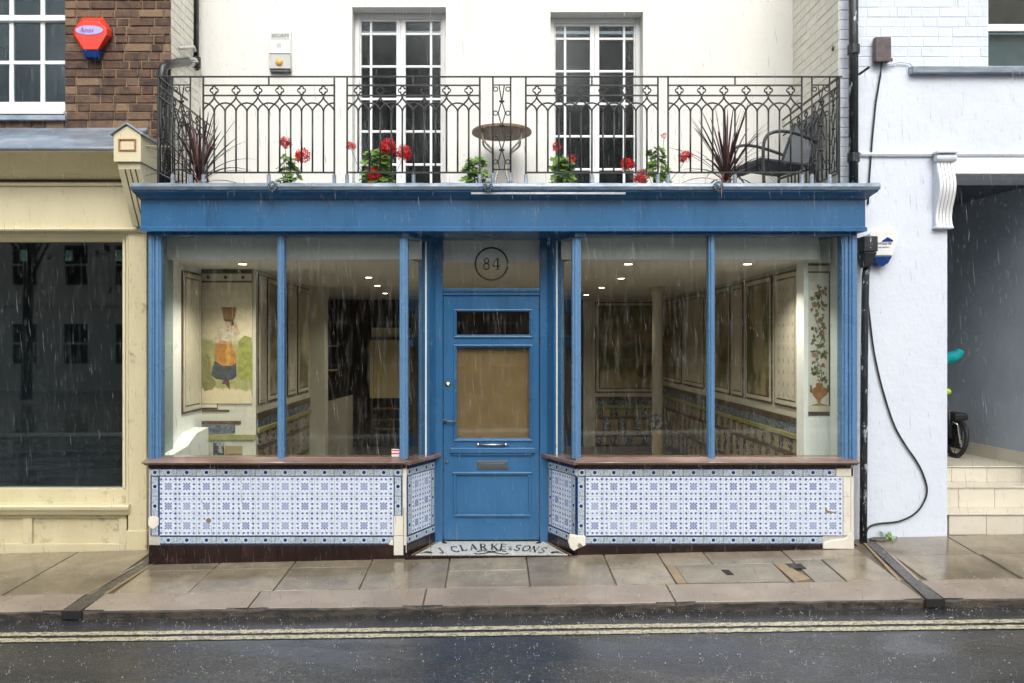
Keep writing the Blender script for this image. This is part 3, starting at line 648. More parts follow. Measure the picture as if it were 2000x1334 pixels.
for (A, th, f) in ((AL, thL, 1), (BR, thR, 0)):
    L = SL + 0.02
    e0, e1 = (0.06, 0.335) if f else (0.107, 0.39)
    q = MB(); q.obox(A, th, e0, e1, 0.040, 0.046, 0.727, HZ); q.build('window_pane', M['glass'], shop)
    # inner post of the lobby: stands beside the door
    p0, p1 = (0.325, 0.455) if f else (-0.013, 0.112)
    q = MB(); q.obox(A, th, p0, p1, -0.005, 0.09, 0.727, 2.475); q.build('lobby_post', M['blue'], shop, 0.006)
    b0, b1 = (0.318, 0.327) if f else (0.110, 0.119)
    q = MB(); q.obox(A, th, b0, b1, 0.012, 0.024, 0.728, HZ); q.build('glazing_bead', M['white'], shop, 0.002)
    q = MB(); q.obox(A, th, 0.0, 0.45, -0.012, 0.10, HZ - 0.012, 2.56); q.build('head_rail', M['blue'], shop, 0.004)
q = MB(); q.box(-2.65, -0.64, 0.02, 0.15, HZ, 2.56); q.build('head_rail', M['blue'], shop, 0.004)
q = MB(); q.box(0.64, 2.81, 0.02, 0.15, HZ, 2.56); q.build('head_rail', M['blue'], shop, 0.004)
# lobby soffit
q = MB(); q.pz([(-0.66, 0.0), (0.66, 0.0), (0.48, 0.44), (-0.48, 0.44)], 2.530, 2.575); q.build('lobby_soffit', M['blue'], shop)
# ---- fascia and cornice with returned ends
XL, XR, FYW = -2.674, 2.849, 0.5
def returned(prof, close, name, matl, par, bevel=0):
    q = MB(); rings = []
    for y, z in prof:
        e = -0.03 - y
        rings.append([(XL - e * .25, FYW, z), (XL - e * .25, y, z), (XR + e * .55, y, z), (XR + e * .55, FYW, z)])
    for a, b in zip(rings, rings[1:]):
        for i in range(3): q.poly([a[i], a[i + 1], b[i + 1], b[i]])
    if close:
        q.poly(rings[0]); q.poly(rings[-1])
    o = q.build(name, matl, par)
    bm = bmesh.new(); bm.from_mesh(o.data); bmesh.ops.remove_doubles(bm, verts=bm.verts, dist=1e-5); bmesh.ops.recalc_face_normals(bm, faces=bm.faces); bm.to_mesh(o.data); bm.free()
    return o
fascia = returned([(0.0, 2.476), (-0.045, 2.478), (-0.045, 2.507), (-0.036, 2.511), (-0.030, 2.516), (-0.030, 2.715)], True, 'fascia', M['blue'], shop)
cornice = returned([(-0.030, 2.712), (-0.036, 2.718), (-0.048, 2.722), (-0.058, 2.728), (-0.072, 2.738), (-0.092, 2.749), (-0.112, 2.757), (-0.124, 2.762), (-0.127, 2.770), (-0.134, 2.774), (-0.134, 2.790)], True, 'cornice', M['blue'], shop)
q = MB(); seg = 90; rgl = random.Random(5); rows = []
for i in range(seg + 1):
    x = XL - 0.030 + (XR - XL + 0.094) * i / seg; w1 = math.sin(i * 1.7) * 0.0016 + (rgl.random() - .5) * 0.003
    rows.append([(x, -0.139 + w1, 2.776 + w1), (x, -0.143 + w1, 2.800), (x, -0.138 + w1, 2.824 + w1), (x, -0.125, 2.829 + w1), (x, 0.06, 2.836), (x, 0.06, 2.792), (x, -0.12, 2.790)])
for a, b in zip(rows, rows[1:]):
    for k in range(7): q.poly([a[k], b[k], b[(k + 1) % 7], a[(k + 1) % 7]])
q.poly(rows[0]); q.poly(rows[-1])
leadcap = q.build('lead_capping', M['lead_dark'], shop)
def mask_mesh():
    q = MB(); q.ball((0, -0.012, 0), 0.024, 0.02, 0.028, 12, 8); q.ball((0, -0.034, -0.008), 0.011, 0.012, 0.010, 8, 6); q.ball((0, -0.028, -0.020), 0.009, 0.009, 0.007, 8, 6)
    for s in (-1, 1):
        q.ball((s * 0.010, -0.029, 0.006), 0.005, 0.005, 0.004, 8, 5); q.ball((s * 0.019, -0.014, 0.020), 0.007, 0.006, 0.007, 8, 5); q.ball((s * 0.008, -0.030, -0.013), 0.007, 0.008, 0.006, 8, 5)
    for i in range(11):
        a = R(-60 + 300 * i / 10 - 0); 
        x, z = 0.029 * math.cos(a + R(0)), 0.031 * math.sin(a)
        q.ball((x, -0.008, z), 0.010, 0.012, 0.011, 7, 5)
    q.ball((0, -0.010, -0.036), 0.010, 0.010, 0.013, 7, 5)
    return q.mesh('lion_mask', M['lead_dark'], True)
lm = mask_mesh()
for u in (532, 953, 1403): inst('lion_mask', lm, leadcap, (X(u, -0.15), -0.146, Z(364, -0.15)))
q = MB(); q.tube([(X(920, -0.13), -0.115, 2.752), (X(1222, -0.13), -0.115, 2.752)], 0.0095, 8); tag(q.build('tube_light', M['tube'], None, smooth=True), 'thin white tube light under the blue cornice above the door', 'tube light')

# ---- door in the lobby
DY = 0.42
door = MB()
def D(u): return X(u, DY)
def E(v): return Z(v, DY)
dl, dr, dtop, dbot = D(866), D(1053), E(578), 0.022
def bx(q, u0, u1, v0, v1, y0, y1): q.box(D(u0), D(u1), y0, y1, E(v1), E(v0))
# stiles and rails as one slab with two openings
bx(door, 866, 892, 578, 1055, DY, DY + 0.045); bx(door, 1034, 1053, 578, 1055, DY, DY + 0.045)
bx(door, 892, 1034, 578, 609, DY, DY + 0.045); bx(door, 892, 1034, 654, 679, DY, DY + 0.045); bx(door, 892, 1034, 856, 1055, DY, DY + 0.045)
door = door.build('door', M['blue'], shop, 0.002)
def mould(q, u0, u1, v0, v1, wd=0.016, pr=0.012, y=DY):
    a, b, z0, z1 = D(u0), D(u1), E(v1), E(v0)
    q.box(a, b, y - pr, y + 0.004, z1 - wd, z1); q.box(a, b, y - pr, y + 0.004, z0, z0 + wd); q.box(a, a + wd, y - pr * .96, y + 0.004, z0 + wd, z1 - wd); q.box(b - wd, b, y - pr * .96, y + 0.004, z0 + wd, z1 - wd)
q = MB(); mould(q, 886, 1040, 604, 660); q.build('moulding', M['blue'], door, 0.005)
q = MB(); mould(q, 886, 1040, 673, 862); q.build('moulding', M['blue'], door, 0.005)
q = MB(); bx(q, 880, 1045, 874, 884, DY - 0.03, DY + 0.002); bx(q, 884, 1041, 884, 889, DY - 0.018, DY + 0.002); q.build('ledge', M['blue'], door, 0.004)
q = MB(); mould(q, 886, 1037, 923, 1010, 0.020, 0.014); bx(q, 884, 1039, 921, 926, DY - 0.024, DY + 0.002); bx(q, 890, 1034, 1004, 1008, DY - 0.020, DY + 0.002); q.build('moulding', M['blue'], door, 0.005)
q = MB(); bx(q, 891, 1035, 608, 655, DY + 0.018, DY + 0.023); q.build('glass_pane', M['glass'], door)
q = MB(); bx(q, 891, 1035, 678, 857, DY + 0.018, DY + 0.023); q.build('glass_pane', M['glass'], door)
q = MB(); bx(q, 889, 1037, 676, 858, DY + 0.046, DY + 0.050); q.build('blind', mat('amber_blind', (0.16, 0.098, 0.034), 0.6, (0.19, 0.118, 0.042), 6), door)
q = MB(); z = E(868); q.tube([(D(936), DY - 0.02, z), (D(986), DY - 0.02, z)], 0.008, 8); q.ball((D(934), DY - 0.012, z), 0.014, 0.014, 0.014); q.ball((D(988), DY - 0.012, z), 0.014, 0.014, 0.014); q.build('pull_handle', M['chrome'], door, smooth=True)
q = MB(); bx(q, 932, 992, 900, 917, DY - 0.007, DY + 0.001); lp = q.build('letter_plate', M['pewter'], door, 0.003)
q = MB(); bx(q, 939, 985, 904, 913, DY - 0.011, DY - 0.006); q.build('flap', M['pewter'], lp, 0.002)
q = MB(); q.lathe([(0.0, 0.016), (0.014, 0.016), (0.021, 0.010), (0.023, 0.0)], (D(875), DY, E(750)), 14, 'y'); q.build('lock', M['brass'], door, smooth=True)
q = MB(); q.lathe([(0.0, 0.014), (0.016, 0.012), (0.020, 0.0)], (D(868.5), DY, E(822)), 14, 'y'); q.tube([(D(868.5), DY - 0.02, E(822)), (D(872), DY - 0.034, E(822)), (D(892), DY - 0.034, E(822.5))], [0.008, 0.008, 0.006], 8); q.build('lever_handle', M['pewter'], door, smooth=True)
q = MB(); q.lathe([(0.0, 0.012), (0.010, 0.010), (0.013, 0.0)], (D(873), DY, E(902)), 12, 'y'); q.build('lock', M['pewter'], door, smooth=True)
# door frame, transom bar and fanlight
q = MB(); q.box(-0.482, D(865), DY - 0.02, DY + 0.07, 0.0, 2.55); q.box(D(1054), 0.482, DY - 0.02, DY + 0.07, 0.0, 2.55); q.build('door_frame', M['blue'], shop, 0.005)
q = MB(); q.box(D(865) + 0.001, D(1054) - 0.001, DY - 0.015, DY + 0.07, E(577), E(563)); q.box(D(865) + 0.001, D(1054) - 0.001, DY - 0.028, DY - 0.012, E(570), E(564)); q.build('transom_bar', M['blue'], shop, 0.004)
q = MB(); q.box(D(865) + 0.001, D(1054) - 0.001, DY - 0.012, DY + 0.07, E(467), 2.55); q.build('door_head', M['blue'], shop, 0.004)
q = MB(); bx(q, 863, 1057, 465, 565, DY + 0.02, DY + 0.026); fan = q.build('fanlight', M['glass'], shop)
q = MB(); cx, cz, ry = D(960), E(515), DY + 0.016
for i in range(48):
    a, b = 2 * math.pi * i / 48, 2 * math.pi * (i + 1) / 48; r0, r1 = 0.125, 0.139
    q.poly([(cx + r * math.cos(k), ry, cz + r * math.sin(k)) for r, k in ((r0, a), (r1, a), (r1, b), (r0, b))])
for g, ox in (('8', -0.070), ('4', 0.008)):
    strokes(q, g, lambda x, y, ox=ox: (cx + ox + x * 0.094, ry, cz - 0.047 + y * 0.096))
q.build('house_number', M['ink'], fan, recalc=False)
q = MB(); q.box(D(866), D(1053), DY - 0.004, DY + 0.05, 0.005, 0.0205); q.build('threshold_shadow_strip', M['gap'], shop); bpy.data.objects['threshold_shadow_strip'].name = 'threshold'  # near-black strip painting in the shade of the gap under the door
# ---- mosaic doorstep
def mosaic_mat():
    t = NT('white_mosaic'); p = t.pos((1, 1, 0.0)); v = t.n('ShaderNodeTexVoronoi'); t.l(p, v.inputs['Vector']); v.inputs['Scale'].default_value = 70; v.inputs['Randomness'].default_value = 0.5
    v2 = t.n('ShaderNodeTexVoronoi', feature='DISTANCE_TO_EDGE'); t.l(p, v2.inputs['Vector']); v2.inputs['Scale'].default_value = 70; v2.inputs['Randomness'].default_value = 0.5
    j = t.step(v2.outputs['Distance'], 0.02, 0.08)
    h = t.n('ShaderNodeSeparateColor'); t.l(v.outputs['Color'], h.inputs[0])
    c = t.mix(h.outputs[0], (0.60, 0.60, 0.54), (0.72, 0.71, 0.66)); c = t.mix(j, (0.36, 0.34, 0.29), c)
    c = t.mix(t.math('MULTIPLY', t.step(t.noise(t.pos(), 5, 6), 0.55, 0.8), 0.4), c, (0.35, 0.32, 0.26))
    t.bsdf(c, 0.16); return t.m
ST = 0.008
step = MB(); step.pz([(-0.66, -0.035), (0.66, -0.035), (0.47, 0.425), (-0.47, 0.425)], -0.10, ST - 0.004); step = step.build('doorstep', M['skirt'], shop)
q = MB(); q.pz([(-0.585, -0.008), (0.585, -0.008), (0.440, 0.412), (-0.440, 0.412)], ST - 0.006, ST); q.build('mosaic_field', mosaic_mat(), step)
q = MB()
for s in (-1, 1): q = MB(); q.pz([(s * 0.600, -0.008), (s * 0.612, -0.008), (s * 0.455, 0.412), (s * 0.446, 0.412)], ST - 0.005, ST + 0.001); q.build('mosaic_border', M['rust'], step)
q = MB()
for s in (-1, 1): q = MB(); q.pz([(s * 0.570, 0.012), (s * 0.578, 0.012), (s * 0.436, 0.40), (s * 0.430, 0.40)], ST - 0.005, ST + 0.0015); q.build('mosaic_line', M['ink'], step)
q = MB()
LET = [('J', 861, 1075.5, 30), ('.', 872, 1077, 24), ('C', 888, 1073, 22), ('L', 905, 1070.5, 16), ('A', 924, 1068.8, 9), ('R', 943.5, 1068.2, 4), ('K', 965, 1068.2, -2), ('E', 983, 1068.5, -7), ('&', 997.5, 1071.5, -11), ('S', 1012, 1070.3, -15), ('O', 1027.5, 1071.3, -20), ('N', 1043.5, 1072.8, -24), ('S', 1061, 1075, -29)]
def gfloor(u, v):
    d = F * (CZ - ST) / (v - V0); return ((u - U0) * d / F, d + CY)
for g, u, v, an in LET:
    cx0, cy0 = gfloor(u, v); sx, sy = (0.078, 0.19) if g not in '&.' else (0.05, 0.12)
    ca, sa = math.cos(R(an)), math.sin(R(an))
    def fn(x, y):
        a, b = (x - 0.36) * sx, (y - 0.5) * sy
        return (cx0 + a * ca - b * sa * 0.55, cy0 + a * sa * 0.9 + b * ca, ST + 0.002)
    strokes(q, g, fn, 1.05)
q.build('lettering', M['ink'], step, recalc=False)
q = MB()
def curl(P, wd):
    for i in range(len(P) - 1):
        (x0, y0), (x1, y1) = P[i], P[i + 1]; dx, dy = x1 - x0, y1 - y0; l = math.hypot(dx, dy); n = (-dy / l * wd / 2, dx / l * wd / 2)
        q.poly([(x0 + n[0], y0 + n[1], ST + 0.002), (x0 - n[0], y0 - n[1], ST + 0.002), (x1 - n[0], y1 - n[1], ST + 0.002), (x1 + n[0], y1 + n[1], ST + 0.002)])
for s in (-1, 1):
    curl([(s * x, y) for x, y in arc(0.06, 0.055, 0.055, 0.05, 190, 20, 10)], 0.022); curl([(s * x, y) for x, y in ((0.02, 0.06), (0.06, 0.02), (0.11, 0.0), (0.13, 0.03))], 0.022)
    curl([(s * x, y) for x, y in ((0.40, 0.395), (0.37, 0.37), (0.40, 0.36), (0.36, 0.345))], 0.02); curl([(s * x, y) for x, y in ((0.55, 0.03), (0.50, 0.05), (0.46, 0.03), (0.48, 0.08), (0.52, 0.07))], 0.02)
q.build('mosaic_ornament', M['ink'], step, recalc=False)
q = MB(); q.ball((0, 0.085, ST), 0.03, 0.025, 0.002); q.build('mosaic_ornament', M['rust'], step)

# ---- shop interior (seen through the glass)
CE = 2.30
q = MB(); q.pz([(-2.70, 0.34), (-0.66, 0.34), (-0.60, 0.535), (0.60, 0.535), (0.66, 0.34), (2.66, 0.34), (2.66, 7.0), (-2.70, 7.0)], CE, CE + 0.05); q.build('ceiling', M['ceiling'], shop)
q = MB(); q.box(-2.62, -0.56, 0.30, 0.335, CE, 2.62); q.box(0.56, 2.62, 0.30, 0.335, CE, 2.62); q.build('bulkhead', M['wall_white'], shop)
q = MB(); q.box(-0.60, 0.60, 0.50, 0.53, CE, 2.62); q.build('bulkhead', M['wall_white'], shop)
q = MB(); q.box(-2.70, 2.70, 0.15, 0.30, 2.60, 2.66); q.build('window_soffit', M['wall_white'], shop)
q = MB(); q.pz([(-2.70, 0.17), (-0.80, 0.17), (-0.56, 0.50), (0.56, 0.50), (0.80, 0.17), (2.66, 0.17), (2.66, 7.0), (-2.70, 7.0)], -0.02, 0.03); q.build('floor', M['floor_in'], shop)
q = MB(); q.box(-2.66, -2.642, 0.165, 1.28, 0.02, 2.62); q.build('side_wall', M['wall_white'], shop)
q = MB(); q.box(-2.642, -2.15, 1.20, 1.30, 0.02, CE); q.box(-2.20, -2.15, 1.30, 3.40, 0.02, CE); q.box(-2.20, -1.97, 3.40, 3.60, 0.02, CE); q.build('side_wall', M['wall_in'], shop)
q = MB(); q.box(2.62, 2.70, 0.62, 6.5, 0.02, CE); q.build('side_wall', M['wall_in'], shop)
q = MB(); q.box(2.56, 2.794, 0.44, 0.60, 0.02, 2.62); q.box(2.795, 2.82, 0.165, 0.60, 0.70, 2.62); q.build('window_pier', M['wall_white'], shop)
q = MB(); q.box(-2.66, -2.60, 0.12, 0.42, 0.72, 2.60); q.build('window_reveal', mat('grey_green_reveal', (0.30, 0.36, 0.36), 0.5), shop, 0.006)
q = MB(); q.box(2.735, 2.79, 0.12, 0.34, 0.72, 2.60); q.build('window_reveal', mat('pale_green_reveal', (0.48, 0.56, 0.56), 0.5), shop, 0.006)
q = MB(); q.px([(0.165, 0.60), (0.165, 0.743), (0.50, 0.775), (0.72, 0.86), (1.0, 0.88), (1.0, 0.60)], -2.64, -2.515); q.build('display_ledge', M['wall_white'], shop)
q = MB(); q.box(-2.7, 1.415, 6.4, 6.5, 0.02, CE); q.build('back_wall', M['dark_wood'], shop)
q = MB(); q.box(1.42, 2.64, 6.38, 6.48, 0.02, CE); q.build('back_wall', M['wall_in'], shop)
q = MB(); q.box(-2.70, -2.60, 3.4, 6.5, 0.02, CE); q.build('side_wall', M['dark_wood'], shop)
# cast iron column
q = MB(); q.lathe([(0.085, 0.03), (0.085, 0.10), (0.068, 0.13), (0.068, 0.60)], (1.985, 3.53, 0), 18); col = q.build('column', M['ochre'], shop, smooth=False)
q = MB(); q.lathe([(0.074, 0.60), (0.078, 0.63), (0.074, 0.75), (0.078, 0.78)], (1.985, 3.53, 0), 18); q.build('band', M['delft'], col, smooth=False)
q = MB(); q.lathe([(0.066, 0.78), (0.060, 2.16), (0.085, 2.22), (0.095, CE)], (1.985, 3.53, 0), 18); q.build('shaft', M['wall_in'], col, smooth=True)
# framed tile pictures on the walls: brown frame, cream border, picture field
def picture(A, th, s0, s1, z0, z1, field, cut=None):
    t = 0.012
    q = MB(); q.obox(A, th, s0, s1, -t, 0.0, z0, z1); o = q.build('picture_panel', M['panel_brown'], shop)
    def ring(a, b, matl, nm, y):
        q = MB(); q.obox(A, th, s0 + a, s0 + b, y, y + .004, z0 + a, z1 - a); q.obox(A, th, s1 - b, s1 - a, y, y + .004, z0 + a, z1 - a)
        q.obox(A, th, s0 + b, s1 - b, y, y + .004, z0 + a, z0 + b); q.obox(A, th, s0 + b, s1 - b, y, y + .004, z1 - b, z1 - a); return q.build(nm, matl, o)
    w_ = min(0.055, (s1 - s0) * 0.14)
    ring(w_ * 0.35, w_, M['panel_cream'], 'border', -t - 0.003)
    q = MB(); q.obox(A, th, s0 + w_ * 1.25, s1 - w_ * 1.25, -t - 0.004, -t, z0 + w_ * 1.25, z1 - w_ * 1.25); q.build('picture_field', field, o)
    return o
RW = (2.62, 0.0); thRW = -math.pi / 2           # right wall faces -x; s runs towards the street (-y)
for y0, y1, f in ((0.70, 1.28, 'panel_cream'), (1.36, 2.15, 'scene_a'), (2.24, 2.62, 'panel_cream'), (2.70, 3.70, 'scene_a'), (3.80, 4.9, 'panel_cream'), (5.0, 6.3, 'scene_a')):
    picture(RW, thRW, -y1, -y0, 1.06, 2.26, M[f])
picture((0, 6.38), 0, 1.60, 2.58, 0.86, 2.26, M['scene_a'])
LW = (-2.15, 0.0); thLW = math.pi / 2
for y0, y1, f in ((1.26, 1.48, 'panel_cream'), (1.56, 2.25, 'scene_a'), (2.33, 2.70, 'panel_cream'), (2.78, 3.34, 'scene_a')):
    picture(LW, thLW, y0, y1, 1.06, 2.26, M[f])
picture((-2.642, 0.0), math.pi / 2, 0.70, 1.16, 1.02, 2.25, M['panel_cream'])
# sprigs on the cream panel nearest the street
q = MB()
for i in range(4):
    for j in range(10):
        y = 0.80 + 0.115 * i + (0.0 if j % 2 else 0.0); z = 1.16 + 0.105 * j
        q.box(2.6025, 2.6035, y - 0.003, y + 0.003, z - 0.018, z + 0.018); q.box(2.6022, 2.603, y - 0.011, y + 0.011, z - 0.003, z + 0.003)
o = q.build('sprig_print', mat('sprig_brown', (0.28, 0.20, 0.12), 0.5), shop); o['kind'] = 'stuff'
# painted girl with a pail on her head: tile picture on the chimney breast
MY = 1.196
def mx(u): return X(u, MY)
def mz(v): return Z(v, MY)
def mural_mat():
    t = NT('mural_field'); p = t.pos(); n = t.noise(p, 6, 5, 0.6); sp_ = t.n('ShaderNodeSeparateXYZ'); t.l(p, sp_.inputs[0])
    z = t.math('ADD', sp_.outputs[2], t.math('MULTIPLY_ADD', n, 0.24, -0.12))
    c = t.mix(t.step(z, 1.60, 1.68), (0.30, 0.31, 0.13), (0.68, 0.61, 0.45))
    c = t.mix(t.step(t.noise(p, 16, 4), 0.42, 0.62), c, t.mix(0.35, c, (0.50, 0.42, 0.22)))
    c = t.mix(t.step(z, 1.19, 1.23), (0.62, 0.53, 0.36), c)
    t.bsdf(c, 0.25); return t.m
mural = MB(); mural.box(mx(394), mx(493), 1.184, 1.199, mz(788), mz(527)); mural = mural.build('tile_mural', mural_mat(), shop)
q = MB(); q.box(mx(394), mx(493), 1.180, 1.1835, mz(552), mz(527)); q.build('frieze', M['panel_brown'], mural)
q = MB(); q.box(mx(394), mx(493), 1.176, 1.1795, mz(548.5), mz(535)); q.build('frieze', M['panel_cream'], mural)
for u in (408, 442, 476):
    q = MB(); q.lathe([(0.0, 0.002), (0.016, 0.002), (0.016, 0.0)], (mx(u), 1.176, mz(542)), 14, 'y'); q.build('boss', M['panel_brown'], mural)
def shape(name, pts, col_, par=mural, y=1.182, f=(mx, mz)):
    q = MB(); q.py([(f[0](u), f[1](v)) for u, v in pts], y, y + 0.002)
    key = 'mural_%.2f_%.2f_%.2f' % col_
    m_ = bpy.data.materials.get(key) or mat(key, col_, 0.3, tuple(c * 0.72 for c in col_), 22, 0.4, 0.6)
    return q.build(name, m_, par)
shape('skirt', [(420, 705), (462, 705), (463, 735), (455, 741), (440, 743), (424, 740), (413, 733), (416, 718)], (0.075, 0.085, 0.10), y=1.1825)
shape('feet', [(440, 740), (448, 740), (449, 748), (450, 760), (446, 756), (441, 750), (434, 749), (436, 745)], (0.12, 0.07, 0.06), y=1.1815)
shape('apron', [(424, 668), (440, 664), (452, 668), (461, 690), (463, 708), (452, 715), (435, 714), (422, 706), (419, 690)], (0.46, 0.22, 0.05), y=1.1810)
shape('bodice', [(426, 645), (448, 643), (452, 660), (451, 672), (428, 672), (424, 660)], (0.55, 0.36, 0.22), y=1.1805)
shape('sleeve', [(420, 660), (428, 645), (434, 650), (428, 668), (424, 672)], (0.66, 0.56, 0.42), y=1.1800)
shape('sleeve', [(450, 645), (462, 640), (470, 650), (462, 656), (452, 660)], (0.64, 0.50, 0.36), y=1.1800)
shape('arm', [(460, 644), (469, 650), (462, 630), (457, 622), (455, 628)], (0.58, 0.40, 0.24), y=1.1795)
shape('face', [(440, 626), (452, 626), (452, 636), (448, 642), (442, 638)], (0.60, 0.42, 0.28), y=1.1800)
shape('blouse', [(428, 646), (434, 640), (440, 641), (446, 650), (452, 641), (460, 640), (454, 662), (446, 668), (434, 664)], (0.68, 0.60, 0.48), y=1.1798)
shape('apron_fold', [(441, 690), (446, 664), (452, 690), (450, 712), (444, 712)], (0.56, 0.31, 0.09), y=1.1804)
shape('bush', [(397, 700), (404, 690), (412, 700), (413, 735), (424, 748), (416, 760), (400, 764), (396, 750)], (0.26, 0.24, 0.11), y=1.1832)
shape('bush', [(466, 668), (478, 655), (492, 660), (492, 742), (476, 744), (466, 735)], (0.30, 0.32, 0.09), y=1.1832)
shape('hair', [(438, 622), (456, 622), (458, 634), (453, 638), (452, 628), (440, 628)], (0.14, 0.07, 0.04), y=1.1795)
shape('pail', [(434, 600), (463, 600), (459, 624), (438, 624)], (0.33, 0.17, 0.06), y=1.1790)
def stripbox(u0, u1, v0, v1, matl, y=1.190, nm='tile_strip'):
    q = MB(); q.box(mx(u0), mx(u1), y, 1.199, mz(v1), mz(v0)); return q.build(nm, matl, shop)
stripbox(394, 425, 783, 799, M['panel_brown'], 1.192); stripbox(394, 424, 786, 796, M['panel_cream'], 1.190); stripbox(394, 448, 800, 804, M['panel_brown'])
stripbox(394, 471, 822, 828, M['panel_brown']); stripbox(394, 459, 830, 846, M['slate_band'], 1.190); stripbox(396, 499, 849, 859, M['moss'], 1.180)
for i in range(6):
    q = MB(); q.lathe([(0.0, 0.003), (0.013, 0.003), (0.013, 0.0)], (mx(400 + 11 * i), 1.190, mz(838)), 12, 'y'); q.build('boss', mat('slate_boss', (0.10, 0.13, 0.17), 0.3) if i == 0 else bpy.data.materials['slate_boss'], shop)
stripbox(417, 438, 864, 894, M['delft'], 1.188); stripbox(440, 473, 871, 887, M['ochre'], 1.190); stripbox(440, 473, 888, 895, M['panel_brown'], 1.190)
# rose tree in an urn: narrow tile picture on the right window pier
RY = 0.438
f2 = (lambda u: X(u, RY), lambda v: Z(v, RY))
q = MB(); q.box(f2[0](1579), f2[0](1620), RY, RY + 0.008, f2[1](812), f2[1](520)); rose = q.build('rose_picture', M['plain'], shop)
for v0, v1, m_ in ((514, 519, 'panel_brown'), (519, 530, 'panel_cream'), (530, 533, 'panel_brown'), (793, 804, 'panel_cream'), (804, 812, 'panel_brown')):
    q = MB(); q.box(f2[0](1578.5), f2[0](1620.5), RY - 0.003, RY + 0.001, f2[1](v1), f2[1](v0)); q.build('frieze', M[m_], rose)
q = MB(); q.box(f2[0](1619), f2[0](1621), RY - 0.002, RY + 0.001, f2[1](793), f2[1](533)); q.build('frieze', M['panel_brown'], rose)
def rsh(nm, pts, c_, y): return shape(nm, pts, c_, rose, y, f2)
rsh('urn', [(1594, 748), (1606, 748), (1608, 756), (1614, 758), (1615, 770), (1604, 780), (1602, 787), (1618, 792), (1583, 792), (1597, 787), (1595, 780), (1587, 770), (1587, 758), (1593, 756)], (0.42, 0.19, 0.07), RY - 0.0035)
for s in (0, 1):
    a = [(1587, 768), (1582, 766), (1582, 752), (1585, 752), (1586, 760)]
    rsh('urn_handle', [(1600.5 + (1600.5 - u), v) if s else (u, v) for u, v in a], (0.22, 0.16, 0.08), RY - 0.0030)
q = MB(); st_ = []
rr = random.Random(11)
for i in range(40):
    v = 748 - 190 * i / 39; u = 1599 + 6 * math.sin(i * 0.42); st_.append((u, v))
for (a, b) in zip(st_, st_[1:]):
    q.poly([(f2[0](a[0] - 0.8), RY - 0.0025, f2[1](a[1])), (f2[0](a[0] + 0.8), RY - 0.0025, f2[1](a[1])), (f2[0](b[0] + 0.8), RY - 0.0025, f2[1](b[1])), (f2[0](b[0] - 0.8), RY - 0.0025, f2[1](b[1]))])
for i in range(110):
    v = 556 + 190 * rr.random(); u = 1599 + (rr.random() - .5) * 28; an = rr.random() * 6.28; l = 3.0 + rr.random() * 3
    P = [(u + l * 1.3 * math.cos(an), v + l * 1.3 * math.sin(an)), (u + l * .6 * math.cos(an + 1.6), v + l * .6 * math.sin(an + 1.6)), (u - l * math.cos(an), v - l * math.sin(an)), (u + l * .6 * math.cos(an - 1.6), v + l * .6 * math.sin(an - 1.6))]
    q.poly([(f2[0](a), RY - 0.003 - 0.0002 * (i % 4), f2[1](b)) for a, b in P])
o = q.build('painted_leaves', mat('painted_leaf', (0.20, 0.22, 0.09), 0.4, (0.13, 0.12, 0.06), 40), rose, recalc=False); o['kind'] = 'stuff'
for (u, v, s) in ((1607, 570, 6.5), (1591, 597, 6), (1601, 625, 7), (1606, 648, 6.5), (1590, 693, 7), (1607, 714, 6.5)):
    pts = [(u + s * (0.8 + 0.25 * math.sin(5 * a * 0.7 + u)) * math.cos(a), v + s * (0.8 + 0.2 * math.cos(3 * a + v)) * math.sin(a) * 0.85) for a in [2 * math.pi * k / 14 for k in range(14)]]
    rsh('painted_rose', pts, (0.44, 0.25, 0.19), RY - 0.0042); rsh('painted_rose', [(u + (a - u) * .5, v + (b - v) * .5) for a, b in pts], (0.33, 0.15, 0.12), RY - 0.0048)
# dado of tiles along the walls: dark cap, blue band, olive rail, then a chequer of ochre and figured tiles
def dado(A, th, s0, s1, zt, single, near=None):
    q = MB(); q.obox(A, th, s0, s1, -0.004, 0.0, 0.03, zt); par = q.build('dado', M['dgrout'], shop)
    q = MB(); q.obox(A, th, s0, s1, -0.016, -0.004, zt - 0.055, zt); q.build('dado_cap', M['panel_brown'], par)
    q = MB(); q.obox(A, th, s0, s1, -0.014, -0.004, zt - 0.135, zt - 0.057); q.build('dado_band', M['slate_band'], par)
    q = MB(); q.obox(A, th, s0, s1, -0.030, -0.004, zt - 0.185, zt - 0.137); q.build('dado_rail', M['moss'], par, 0.008)
    T = 0.118; n = int((s1 - s0) / T); z = zt - 0.190; r = 0
    rest = {'ochre': MB(), 'delft': MB(), 'panel_brown': MB()}
    c, s = math.cos(th), math.sin(th)
    while z > 0.16:
        h = 0.118 if r % 3 != 1 else 0.040
        for i in range(n):
            k = ('ochre' if (i + r // 3 * 1) % 2 else 'delft') if r % 3 != 1 else 'panel_brown'
            if r % 3 == 2: k = 'delft' if (i + r // 3) % 2 else 'ochre'
            a, b = s0 + i * T, s0 + (i + 1) * T
            isn = single and (near is None or near(a))
            if isn:
                m_ = (a + b) / 2
                inst('dado_tile', tilemesh(T - .003, h - .003, 0.008, 0.001, M[k], 'dado_tile'), par, (A[0] + m_ * c + s * 0.004, A[1] + m_ * s - c * 0.004, z - h / 2), th)
            else: rest[k].obox(A, th, a + .0015, b - .0015, -0.012, -0.004, z - h + .0015, z - .0015)
        z -= h; r += 1
    for k, mb in rest.items():
        if mb.v: o = mb.build('dado_tiling', M[k], par); o['kind'] = 'stuff'
dado(RW, thRW, -6.36, -0.66, 0.985, True, lambda a: a > -2.3)
dado((0, 6.376), 0, 1.60, 2.61, 0.80, True)
